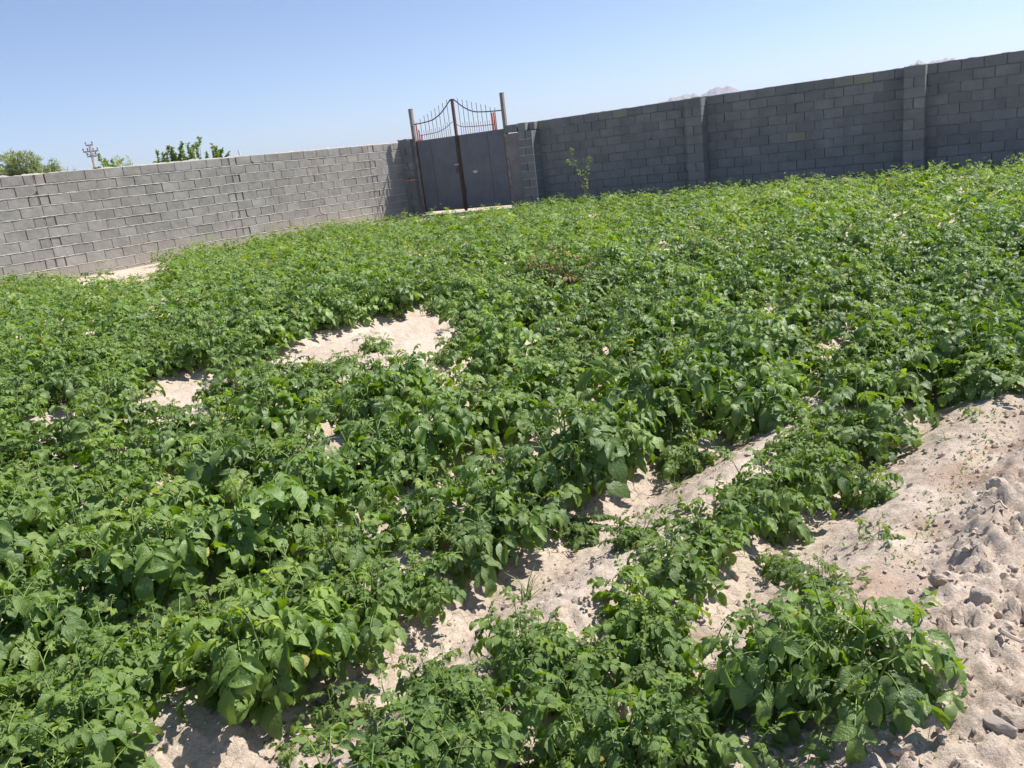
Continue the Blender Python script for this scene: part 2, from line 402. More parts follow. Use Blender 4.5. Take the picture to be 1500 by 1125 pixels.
# ---------------------------------------------------------------- block walls
RW_D = Vector((0.83440432, -0.55115282, 0)); RW_C = Vector((10.9582, 16.59, 0))
RW_ANG = math.atan2(RW_D.y, RW_D.x)
LW_D = Vector((0.64275909, 0.76606837, 0)); LW_C = Vector((-13.741, 11.529, 0))
LW_ANG = math.atan2(LW_D.y, LW_D.x)
CH = 0.21
WARM = 0.02; OLIVE_TOP = True
def block(mb, x0, x1, z0, z1, y, depth, rnd, jit=0.0035, hole=None, t=None, dy=0.0):
    """one hollow-core block: chamfered front, slightly out of true"""
    t = rnd.random() * 0.85 + (0.12 * (rnd.random() < WARM)) if t is None else t
    j = lambda: rnd.uniform(-jit, jit)
    yy = y + dy + rnd.uniform(-0.004, 0.004)
    tilt = rnd.uniform(-0.003, 0.003); c = 0.007
    F = [[x0 + j(), z0 + j()], [x1 + j(), z0 + j()], [x1 + j(), z1 + j()], [x0 + j(), z1 + j()]]
    cx, cz = (x0 + x1) / 2, (z0 + z1) / 2
    if hole is not None:      # a broken corner
        k, h = hole; sx = 1 if k in (0, 3) else -1; sz = 1 if k in (0, 1) else -1
        p0 = [F[k][0] + sx * h * rnd.uniform(0.8, 1.3), F[k][1]]; p1 = [F[k][0], F[k][1] + sz * h * rnd.uniform(0.6, 1.0)]
        F[k:k + 1] = [p1, p0] if k in (0, 2) else [p0, p1]
    n = len(F)
    inn = [[a + (c if a < cx else -c), b + (c if b < cz else -c)] for a, b in F]
    vs = [(a, yy + 0.006, b) for a, b in F] + [(a, yy + tilt * (1 if a < cx else -1), b) for a, b in inn] + [(a, y + depth, b) for a, b in F]
    fs = [[n + k for k in range(n)]] + [[k, (k + 1) % n, n + (k + 1) % n, n + k] for k in range(n)] + [[2 * n + k, 2 * n + (k + 1) % n, (k + 1) % n, k] for k in range(n)] + [[2 * n + k for k in range(n)][::-1]]
    mb.add(vs, fs, t)
def ribbon(mb, x0, x1, z, y, h, rnd, proud, seg=0.06):
    n = max(2, int((x1 - x0) / seg)); vs = []
    for i in range(n + 1):
        x = x0 + (x1 - x0) * i / n
        hh = h * rnd.uniform(0.6, 1.35); p = proud + rnd.uniform(-0.004, 0.005); zz = z + rnd.uniform(-0.003, 0.003)
        vs += [(x, y + 0.05, zz - hh / 2), (x, y - p, zz - hh * 0.32), (x, y - p * 0.7, zz + hh * 0.32), (x, y + 0.05, zz + hh / 2)]
    fs = []
    for i in range(n):
        for k in range(3): fs.append([i * 4 + k, (i + 1) * 4 + k, (i + 1) * 4 + k + 1, i * 4 + k + 1])
    mb.add(vs, fs, 0.5)
def course_wall(blocks, mortar, x0, x1, ztop, n, rnd, phase, stations=(), holes=(), top_dy=0.0, proud=0.003, mh=0.013, gap=0.009):
    BL = 0.41
    for c in range(n):
        z1 = ztop - c * CH; z0 = z1 - CH
        ph = phase + (0.0 if c % 2 == 0 else 0.205)
        x = x0 - ((x0 - ph) % BL) ; k = 0
        cuts = []
        while x < x1: cuts.append(x); x += BL
        cuts.append(x)
        cuts = sorted(set([round(q + (rnd.uniform(-0.012, 0.012)), 4) for q in cuts]))
        segs = [(a, b) for a, b in zip(cuts[:-1], cuts[1:])]
        for a, b in segs:
            a, b = max(a, x0), min(b, x1)
            if b - a < 0.03: continue
            st = [s for s in stations if a <= s < b and c % 2 == 0]
            hole = None
            for (hs, hc, hk, hr) in holes:
                if hc == c and a <= hs < b: hole = (hk, hr)
            dy = top_dy if c == 0 else 0.0
            if rnd.random() < 0.02: hole = hole or (rnd.choice([0, 1]), rnd.uniform(0.02, 0.05))
            if st:
                mid = (a + b) / 2
                block(blocks, a + gap, mid - 0.020, z0 + mh / 2, z1 - mh / 2, 0.004, 0.19, rnd, hole=hole)
                block(mortar, mid - 0.007, mid + 0.005, z0 + mh / 2, z1 - mh / 2, 0.012, 0.10, rnd)
                block(blocks, mid + 0.018, b - 0.022, z0 + mh / 2, z1 - mh / 2, 0.006, 0.19, rnd)
            else:
                g = gap * rnd.choice([0.25, 0.6, 0.9, 1.1]) * 0.5
                block(blocks, a + g, b - g, z0 + mh / 2 + (0.006 if c == 0 else 0), z1 - mh / 2 + (0.006 if c == 0 else 0), 0.0, 0.195, rnd, hole=hole, dy=dy, t=(0.90 + 0.1 * rnd.random() if c == 0 and OLIVE_TOP and rnd.random() < 0.22 else None))
        ribbon(mortar, x0, x1, z0, 0.0, mh + 0.004, rnd, proud)
    mortar.box(x0 + 0.01, x1 - 0.01, 0.055, 0.16, ztop - n * CH, ztop - 0.02)
def top_crumbs(mb, x0, x1, z, rnd, h, y0=0.0, y1=0.19):
    """uneven cement left along the top course"""
    n = int((x1 - x0) / 0.045); vs = []; fs = []
    hs = fbm(np.arange(n + 1) * 0.35, np.zeros(n + 1) + rnd.random() * 20, 0, 4, 0.7)
    for i in range(n + 1):
        x = x0 + (x1 - x0) * i / n; q = max(0.002, h * (0.45 + 0.75 * hs[i]))
        vs += [(x, y0 + rnd.uniform(-0.004, 0.008), z - 0.012), (x, y0 + 0.012, z + q), (x, (y0 + y1) / 2, z + q * 1.15), (x, y1, z - 0.012)]
    for i in range(n):
        for k in range(3): fs.append([i * 4 + k, (i + 1) * 4 + k, (i + 1) * 4 + k + 1, i * 4 + k + 1])
    mb.add(vs, fs, 0.5)
def pilaster(parent, name, x0, w, ztop, n, rnd, m, mm, y0, y1, first_full=True, open_joint=0.012, pale=None):
    b, mo = MB(), MB()
    for c in range(n):
        z1 = ztop - c * CH; z0 = z1 - CH; mh = 0.012
        full = (c % 2 == 0) == first_full
        if full: block(b, x0, x0 + w, z0 + mh / 2, z1 - mh / 2, y0, y1 - y0, rnd)
        else:
            mid = x0 + w / 2 + rnd.uniform(-0.02, 0.02)
            block(b, x0, mid - open_joint / 2, z0 + mh / 2, z1 - mh / 2, y0, y1 - y0, rnd)
            block(b, mid + open_joint / 2, x0 + w, z0 + mh / 2, z1 - mh / 2, y0, y1 - y0, rnd)
        ribbon(mo, x0 + 0.004, x0 + w - 0.004, z0, y0, mh + (0.006 if not pale else 0.011), rnd, 0.002 if not pale else 0.006)
    mo.box(x0 + 0.012, x0 + w - 0.012, y0 + 0.045, y1, ztop - n * CH, ztop - 0.02)
    p = b.build(name, m, parent)
    mo.build('mortar', pale or mm, p)
    return p

rnd = random.Random(21)
def sway(mb, seed):
    v = np.array(mb.v); v[:, 2] += 0.010 * vnoise(v[:, 0] * 0.5, v[:, 2] * 0.9 + seed) + 0.004 * vnoise(v[:, 0] * 2.1, v[:, 2] * 4 + seed)
    v[:, 1] += 0.014 * vnoise(v[:, 0] * 0.6 + 3, v[:, 2] * 0.9 + seed); mb.v = [tuple(q) for q in v]
# right wall: shaded face towards the field, gate end at x = -11.3
rw = empty('block_wall', RW_C, RW_ANG)
b, mo = MB(), MB()
holes_r = [(-9.4, 5, 0, 0.05), (-8.6, 9, 1, 0.06), (-9.1, 8, 0, 0.05), (-8.3, 3, 1, 0.05), (-3.4, 3, 3, 0.05), (0.3, 9, 0, 0.05), (-10.4, 6, 1, 0.05), (-0.7, 7, 1, 0.05), (-10.1, 8, 1, 0.045)]
course_wall(b, mo, -11.72, 5.2, 2.21, 11, rnd, -6.63, holes=holes_r, top_dy=-0.008, proud=-0.001, mh=0.014)
sway(b, 3.0); sway(mo, 3.0)
tag(b.build('blocks', M_BLOCK_SHADE, rw))
mo.build('mortar', M_MORTAR_SHADE, rw)
tc = MB(); top_crumbs(tc, -11.3, 5.2, 2.21, rnd, 0.009); tc.build('top_cement', M_MORTAR_SHADE, rw)
for x0, w in ((-7.04, 0.40), (-2.31, 0.40), (2.42, 0.40)):
    pl = pilaster(rw, 'pilaster', x0, w, 2.205, 11, rnd, M_BLOCK_SHADE, M_MORTAR_SHADE, -0.385, -0.004)
    tc = MB(); top_crumbs(tc, x0, x0 + w, 2.205, rnd, 0.015, -0.385, -0.01); tc.build('top_cement', M_PALE, pl)
# gate-side pillar of open block ends, cap blocks and smooth jamb
pl = pilaster(rw, 'pilaster', -11.72, 0.43, 2.0, 10, rnd, M_BLOCK_SHADE, M_MORTAR_SHADE, -0.385, -0.004, False, 0.045, M_PALE)
pl['label'] = 'pillar of toothed open block ends beside the gate'
cb = MB()
block(cb, -12.155, -11.74, 2.012, 2.205, -0.36, 0.5, rnd); block(cb, -11.70, -11.47, 2.01, 2.215, -0.39, 0.38, rnd, t=0.7); block(cb, -11.46, -11.29, 2.01, 2.205, -0.2, 0.19, rnd)
cb.build('cap_blocks', M_BLOCK_SHADE, rw)
jm = MB()
for z0, z1, q in ((-0.1, 0.66, 0.0), (0.665, 1.32, 0.006), (1.325, 1.985, -0.004)):
    jm.box(-12.12 + q, -11.735, -0.30 + q, 0.10, z0, z1, 0.5, 0.004, rnd)
jm.build('jamb', M_CONC, rw)
sm = MB()
ribbon(sm, -11.26, -10.35, 2.005, -0.004, 0.014, rnd, 0.006); ribbon(sm, -11.27, -10.9, 1.165, -0.004, 0.010, rnd, 0.005); ribbon(sm, -11.27, -10.95, 0.955, -0.004, 0.008, rnd, 0.005); ribbon(sm, -10.6, -10.2, 2.0, -0.004, 0.006, rnd, 0.004)
for x in (-2.9, -4.6, -5.9): ribbon(sm, x, x + 0.3, 2.0, -0.004, 0.008, rnd, 0.004)
sm.build('cement_smear', M_PALE, rw)
vs = MB()
vs.tube([(-11.288, -0.385, 2.0 - i * 0.1 + 0) for i in range(21)], [0.011 + 0.006 * rnd.random() for _ in range(21)], 5)
vs.build('cement_smear', M_PALE, rw)
tag(rw, 'grey concrete block wall in shade, right of the metal gate, with protruding pilasters', 'wall')
WARM = 0.07; OLIVE_TOP = False
# left wall: sunlit face
lw = empty('block_wall', LW_C, LW_ANG)
b, mo = MB(), MB()
ST = (7.25, 11.76, 16.2)
holes_l = [(7.25, 1, 1, 0.09), (7.25, 2, 3, 0.05), (12.45, 0, 0, 0.07), (12.4, 6, 0, 0.06), (15.25, 2, 1, 0.06), (11.9, 6, 1, 0.05), (9.6, 7, 0, 0.03), (13.1, 5, 0, .04)]
course_wall(b, mo, 2.0, 17.93, 2.165, 11, rnd, 7.891, stations=ST, holes=holes_l, proud=0.005, mh=0.021, gap=0.010)
sway(b, 8.0); sway(mo, 8.0)
b.build('blocks', M_BLOCK_LIT, lw); mo.build('mortar', M_MORTAR_LIT, lw)
tc = MB(); top_crumbs(tc, 2.0, 17.7, 2.165, rnd, 0.018); tc.build('top_cement', M_MORTAR_LIT, lw)
tag(lw, 'sunlit grey concrete block wall with pale mortar lines, left of the metal gate', 'wall')
WARM = 0.0
# left gate pillar
gp = empty('block_pillar', RW_C + RW_D * -15.6, RW_ANG)
b0 = pilaster(gp, 'blocks', -0.235, 0.42, 2.19, 11, rnd, M_BLOCK_SHADE, M_MORTAR_SHADE, -0.385, 0.2, True, 0.03)
br = MB(); br.box(-0.2, 0.2, -0.40, -0.30, 1.035, 1.075, 0.5, 0.006, rnd); br.build('brick', M_BRICK, gp)
lump = MB()
for i in range(7):
    x = -0.22 + i * 0.065; r0 = rnd.uniform(0.02, 0.045)
    lump.box(x - r0, x + r0, -0.38 + rnd.uniform(0, .1), -0.15, 2.17, 2.19 + r0, 0.4, 0.012, rnd)
lump.build('top_cement', M_MORTAR_SHADE, gp)
tag(gp, 'rough block pillar with an orange brick in it, between the sunlit wall and the gate', 'pillar')

# ---------------------------------------------------------------- gate
gt = empty('metal_gate', RW_C + RW_D * -13.85 - Vector((0.55115, 0.83440, 0)) * 0.2, RW_ANG)
G0 = -13.85
def bar(pts, r, n=6):
    m0 = MB(); m0.tube(pts, r, n); return m0
for s0, h, m_ in ((-15.365, 3.035, M_POST), (-12.20, 3.05, M_POST)):
    x = s0 - G0
    p = MB(); p.box(x - 0.045, x + 0.045, -0.045, 0.045, -0.15, h, 0.5, 0.002, rnd); po = p.build('gate_post', M_POST, gt)
    c = MB(); c.box(x - 0.05, x + 0.05, -0.05, 0.05, h + .001, h + 0.012); c.build('post_cap', M_RUST, po)
def interp(pts, x):
    for (a, za), (b2, zb) in zip(pts[:-1], pts[1:]):
        if a <= x <= b2: return za + (zb - za) * (x - a) / (b2 - a)
    return pts[-1][1] if x > pts[-1][0] else pts[0][1]
LEAVES = [
 dict(lo=-15.315, hi=-13.885, seam=-14.803, top=[(-15.30, 2.607), (-15.0, 2.613), (-14.75, 2.63), (-14.6, 2.655), (-14.4, 2.735), (-14.29, 2.798), (-14.17, 2.885), (-14.07, 2.965), (-13.98, 3.05), (-13.90, 3.115)],
      low=[(-15.12, 2.275), (-14.7, 2.288), (-14.45, 2.305), (-14.25, 2.36), (-14.06, 2.445), (-13.92, 2.52)],
      sp=[(-15.233, 2.674), (-15.071, 2.748), (-14.91, 2.82), (-14.774, 2.847), (-14.635, 2.914), (-14.496, 2.969), (-14.352, 3.023), (-14.201, 3.076), (-14.049, 3.138)], red=(-15.235, -15.165, -15.10)),
 dict(lo=-13.815, hi=-12.25, seam=-12.815, top=[(-13.80, 3.11), (-13.70, 3.03), (-13.60, 2.94), (-13.50, 2.865), (-13.35, 2.775), (-13.2, 2.71), (-13.05, 2.675), (-12.84, 2.651), (-12.55, 2.63), (-12.26, 2.617)],
      low=[(-13.79, 2.43), (-13.70, 2.375), (-13.55, 2.335), (-13.3, 2.318), (-12.98, 2.297), (-12.55, 2.288)],
      sp=[(-13.669, 3.13), (-13.517, 3.075), (-13.365, 3.029), (-13.215, 2.974), (-13.064, 2.933), (-12.917, 2.872), (-12.768, 2.835), (-12.624, 2.764), (-12.476, 2.727)], red=(-12.585, -12.525, -12.48))]
spike_cache = {}
def spike(h, r, tip):
    m0 = MB(); m0.tube([(0, 0, 0), (0, 0, h - tip), (0, 0, h - tip * 0.92), (0, 0, h)], [r, r, r * 1.6, 0.0006], 6); return m0
for li, L in enumerate(LEAVES):
    lo, hi = L['lo'] - G0, L['hi'] - G0
    lf = MB(); se = L['seam'] - G0
    zt = 2.135
    # two sheets either side of a folded seam
    lf.box(lo + 0.03, se - 0.008, -0.004, 0.004, 0.12, zt); lf.box(se + 0.008, hi - 0.03, -0.004, 0.004, 0.12, zt)
    leaf = lf.build('gate_leaf', M_GATE, gt)
    fr = MB()
    fr.box(lo, lo + 0.03, -0.02, 0.02, 0.08, zt + 0.0, 0.5, 0.001, rnd); fr.box(hi - 0.03, hi, -0.02, 0.02, 0.08, zt, 0.5, 0.001, rnd)
    fr.box(se - 0.007, se + 0.007, 0.0, 0.02, 0.10, zt - 0.002)
    fr.box(lo + 0.031, hi - 0.031, 0.006, 0.03, zt - 0.035, zt - 0.002); fr.box(lo + 0.031, hi - 0.031, 0.006, 0.03, 0.085, 0.12); fr.box(lo + 0.031, hi - 0.031, 0.006, 0.026, 1.05, 1.085)
    fr.build('frame', M_RUST, leaf)
    m0 = MB(); m0.tube([(a - G0, -0.005, z) for a, z in L['top']], 0.017, 6); m0.build('top_bar', M_BAR, leaf)
    m0 = MB(); m0.tube([(a - G0, -0.004, z) for a, z in L['low']], 0.010, 5); m0.build('lower_bar', M_REDBAR if li == 0 else M_REDBAR, leaf)
    for a, z in L['sp']:
        o = spike(z - zt, 0.0075, 0.05).build('spike', M_BAR, leaf); o.location = (a - G0, 0.006, zt)
    sps = [q[0] for q in L['sp']]
    for a, a2 in zip(sps[:-1], sps[1:]):
        x = (a + a2) / 2 - G0
        z = interp(L['low'], x + G0) + 0.13
        o = spike(z - zt, 0.006, 0.04).build('short_spike', M_REDBAR, leaf); o.location = (x, 0.008, zt)
    for i, a in enumerate(L['red']):
        m0 = MB(); w0 = 0.016 if i < 2 else 0.008
        m0.box(a - G0 - w0, a - G0 + w0, -0.012, 0.012, zt + 0.001, 2.60 if (i == 0 or li == 1) else (2.44 if i == 1 else 2.30), 0.5, 0.002, rnd)
        m0.build('red_bar', M_RED, leaf)
    for hz in (0.35, 1.75):
        xh = lo - 0.012 if li == 0 else hi + 0.012
        m0 = MB(); m0.tube([(xh, -0.025, hz), (xh, -0.025, hz + 0.12)], 0.013, 8); m0.build('hinge', M_RUST, leaf)
# meeting stiles
m0 = MB(); m0.box(-0.034, 0.034, -0.035, 0.03, 2.14, 3.125, 0.5, 0.002, rnd); m0.build('upper_stile', simple('red_brown_rust', (0.075, 0.034, 0.028), (0.15, 0.06, 0.045), 9, 0.7, 0.4, 0.003), gt)
m0 = MB(); m0.box(-0.033, 0.033, -0.035, 0.03, 0.03, 2.138, 0.5, 0.002, rnd); m0.build('lower_stile', M_RUST, gt)
# latch, pull and chipped white spot
m0 = MB(); m0.box(-0.17, -0.04, -0.05, -0.025, 1.335, 1.362, 0.5, 0.003, rnd); m0.build('latch', M_WHITE, gt)
m0 = MB(); m0.tube([(-0.10, -0.03, 1.27), (-0.11, -0.06, 1.22), (-0.10, -0.06, 1.14), (-0.09, -0.03, 1.10)], 0.014, 6); m0.build('handle', M_RUST, gt)
m0 = MB()
for (x, z, rx, rz) in ((0.46, 1.10, 0.045, 0.03), (0.51, 1.085, 0.04, 0.026), (0.55, 1.105, 0.03, 0.016), (0.48, 1.065, 0.022, 0.02), (0.42, 1.095, 0.02, 0.014)):
    k = 10; m0.add([(x + rx * math.cos(q * 0.628), -0.0085 - 0.001 * (x > 0.5), z + rz * math.sin(q * 0.628)) for q in range(k)] + [(x, -0.010, z)], [[q, (q + 1) % k, k] for q in range(k)])
m0.build('lock_plate', M_WHITE, gt)
m0 = MB()
for (x, z, w0, h0) in ((0.055, 0.72, 0.02, 0.05), (0.07, 0.60, 0.028, 0.08), (0.05, 0.45, 0.015, 0.04)): m0.box(x - w0, x + w0, -0.03, -0.006, z - h0, z + h0, 0.5, 0.006, rnd)
m0.build('lock_box', M_RUST, gt)
m0 = MB(); m0.box(1.60, 1.70, -0.06, -0.02, 1.93, 1.99, 0.5, 0.004, rnd); m0.build('wooden_wedge', M_BRICK, gt)
tag(gt, 'grey double-leaf sheet metal gate with curved spiked top and red bars', 'gate')

# ---------------------------------------------------------------- plants
def unit(a): return a / np.maximum(np.linalg.norm(a, axis=-1, keepdims=True), 1e-9)
def grow_plant(seed, stems=(4, 6), slen=(0.20, 0.35), nleaf=(8, 11), big=1.0, lean=(0.15, 1.0), pairs=3, rough=False):
    """returns leaflets (origin, direction, normal, length, width, tint) and stalk polylines"""
    r = np.random.default_rng(seed)
    O, D, Nn, L, W, T = [], [], [], [], [], []
    stalks = []
    def leaflet(o, d, n, l, w, t): O.append(o); D.append(d); Nn.append(n); L.append(l); W.append(w); T.append(t)
    up = np.array([0, 0, 1.0])
    ns = r.integers(stems[0], stems[1] + 1); a0 = r.uniform(0, 6.28)
    for s in range(ns):
        az = a0 + s * 6.283 / ns + r.normal(0, 0.35)
        th = r.uniform(*lean) if s else 0.08
        ln = r.uniform(*slen) * (1.0 if s else 1.05)
        h = np.array([math.cos(az), math.sin(az), 0])
        pts = []; p = h * 0.02; k = 7
        for i in range(k + 1):
            pts.append(p.copy())
            q = i / k
            tt = th * (1.15 - 0.5 * q) + r.normal(0, 0.05)
            d = h * math.sin(tt) + up * math.cos(tt) + r.normal(0, 0.07, 3) * [1, 1, 0.2]
            p = p + unit(d) * ln / k
        pts = np.array(pts)
        stalks.append((pts, 0.0052 * big, 0.0028 * big))
        nl = r.integers(nleaf[0], nleaf[1] + 1); pa = r.uniform(0, 6.28)
        for j in range(nl):
            q = 0.14 + 0.86 * j / (nl - 1)
            fi = q * k; i = min(int(fi), k - 1); o = pts[i] + (pts[i + 1] - pts[i]) * (fi - i)
            ta = unit(pts[i + 1] - pts[i])
            phi = pa + j * 2.4 + r.normal(0, 0.25)
            hd = np.array([math.cos(phi), math.sin(phi), 0]); hd = unit(hd + h * 0.35 * (1 if s else 0))
            young = max(0.0, (q - 0.78) / 0.22)
            el = 0.45 + 0.65 * young + r.normal(0, 0.16)
            rl = (r.uniform(0.12, 0.19) if q > 0.25 else r.uniform(0.09, 0.14)) * (1 - 0.55 * young) * big
            # arching leaf stalk
            m = 7; rp = [o]; e = el
            drop = r.uniform(0.85, 1.5) * (1 - 0.4 * young)
            for t in range(m):
                rp.append(rp[-1] + (hd * math.cos(e) + up * math.sin(e)) * rl / m); e -= drop / m
            rp = np.array(rp)
            stalks.append((rp, 0.0021 * big, 0.0010 * big))
            tint = np.clip(r.normal(0.42, 0.17) + 0.32 * young, 0.02, 0.9)
            if q < 0.4 and r.random() < 0.045: tint = r.uniform(0.95, 1)
            sd = np.cross(up, hd)
            roll = r.normal(0, 0.35)
            ls = (0.062 + r.normal(0, 0.009)) * (1 - 0.55 * young) * big * (0.82 + 0.3 * rl / 0.17 / big)
            for n_, (pos, f) in enumerate([(1.0, 1.12)] + [(0.80, 0.92), (0.58, 0.80), (0.38, 0.58)][:pairs]):
                fi2 = pos * m; i2 = min(int(fi2), m - 1); oo = rp[i2] + (rp[i2 + 1] - rp[i2]) * (fi2 - i2)
                tg = unit(rp[i2 + 1] - rp[i2])
                nb = unit(np.cross(tg, sd)); nb = nb * (1 if nb[2] > 0 else -1)
                nb = unit(nb + sd * roll)
                sdd = unit(np.cross(nb, tg))
                if n_ == 0:
                    leaflet(oo, unit(tg + r.normal(0, 0.12, 3)), nb, ls * f, ls * f * r.uniform(0.64, 0.80), np.clip(tint + r.normal(0, 0.04), 0, 1))
                else:
                    for sg in (-1, 1):
                        d = unit(tg * r.uniform(0.35, 0.75) + sdd * sg * 0.95 - up * r.uniform(-0.1, 0.35) + r.normal(0, 0.10, 3))
                        leaflet(oo + sdd * sg * 0.006, d, unit(nb + r.normal(0, 0.22, 3)), ls * f * r.uniform(0.85, 1.1), ls * f * r.uniform(0.58, 0.74), np.clip(tint + r.normal(0, 0.05), 0, 1))
    f = lambda a: np.array(a, float)
    return dict(O=f(O), D=f(D), N=f(Nn), L=f(L), W=f(W), T=f(T)), stalks
# leaflet templates: rows t, columns x
def leaf_mesh(P, rows, cols, seed=0, curl=1.0):
    r = np.random.default_rng(seed); M_ = len(P['L'])
    D = unit(P['D']); Nn = P['N'] - D * np.sum(P['N'] * D, 1, keepdims=True); Nn = unit(Nn); S = np.cross(Nn, D)
    k = r.uniform(0.3, 2.0, M_) * curl; fold = r.uniform(-0.1, 0.75, M_) * curl; ph = r.uniform(0, 6.28, M_); wv = r.uniform(0.03, 0.10, M_) * curl
    tw = r.normal(0, 0.25, M_) * curl
    tt = np.array([a for a, _ in rows]); ww = np.array([b for _, b in rows]); xx = np.array(cols)
    T_, X_ = np.meshgrid(tt, xx, indexing='ij'); W_ = np.meshgrid(ww, xx, indexing='ij')[0]
    T_, X_, W_ = T_.ravel(), X_.ravel(), W_.ravel()
    L = P['L'][:, None]; w = P['W'][:, None] * 0.5
    ts = T_[None] - 0.10 * np.abs(X_[None]) * (T_[None] < 0.05)
    a = k[:, None] * ts
    lx = L * np.sin(a) / k[:, None]; lz = -L * (1 - np.cos(a)) / k[:, None]
    off = w * W_[None] * X_[None]
    fz = np.abs(off) * np.sin(fold)[:, None] + wv[:, None] * L * np.sin(T_[None] * 13 + ph[:, None] + X_[None] * 2) * np.abs(X_[None])
    fo = off * np.cos(fold)[:, None]
    ca, sa = np.cos(tw[:, None] * ts), np.sin(tw[:, None] * ts)
    fo, fz = fo * ca - fz * sa, fo * sa + fz * ca
    # local frame follows the droop
    dx = lx + np.sin(a) * fz; dz = lz + np.cos(a) * fz
    V = P['O'][:, None] + D[:, None] * dx[..., None] + Nn[:, None] * dz[..., None] + S[:, None] * fo[..., None]
    nr, nc = len(rows), len(cols); nv = nr * nc
    q = np.arange(nv).reshape(nr, nc)
    F = np.stack([q[:-1, :-1], q[:-1, 1:], q[1:, 1:], q[1:, :-1]], -1).reshape(-1, 4)
    Fa = (F[None] + (np.arange(M_) * nv)[:, None, None]).reshape(-1, 4)
    uv = np.stack([np.tile(0.5 + 0.5 * X_ * W_, M_), np.tile(T_, M_)], 1)
    return V.reshape(-1, 3), Fa, np.repeat(P['T'], nv), uv
ROWS_HI = [(0, 0.42), (0.10, 0.86), (0.26, 1.0), (0.46, 0.93), (0.66, 0.70), (0.85, 0.36), (1.0, 0.03)]
COLS_HI = [-1, -0.5, 0, 0.5, 1]
def quick_leaf(P, seed=0):
    """four-triangle leaflets for plants many metres away"""
    r = np.random.default_rng(seed); M_ = len(P['L'])
    D = unit(P['D']); Nn = unit(P['N'] - D * np.sum(P['N'] * D, 1, keepdims=True)); S = np.cross(Nn, D)
    L = P['L'][:, None]; w = P['W'][:, None] * 0.55; dr = r.uniform(0.05, 0.55, (M_, 1)); fo = r.uniform(0.0, 0.5, (M_, 1))
    O = P['O']
    mid = O + D * L * 0.42 - Nn * L * dr * 0.18; tip = O + D * L * (1 - dr * 0.25) - Nn * L * dr * 0.8
    l = mid - S * w * 0.95 + Nn * w * fo; rr = mid + S * w * 0.95 + Nn * w * fo
    V = np.stack([O, l, mid, rr, tip], 1).reshape(-1, 3)
    F = np.array([[0, 2, 1], [0, 3, 2], [1, 2, 4], [2, 3, 4]])
    return V, (F[None] + (np.arange(M_) * 5)[:, None, None]).reshape(-1, 3), np.repeat(P['T'], 5)
def stalk_mesh(stalks, n=5):
    mb = MB()
    for pts, r0, r1 in stalks:
        mb.tube(pts, list(np.linspace(r0, r1, len(pts))), n, cap=False)
    return mb

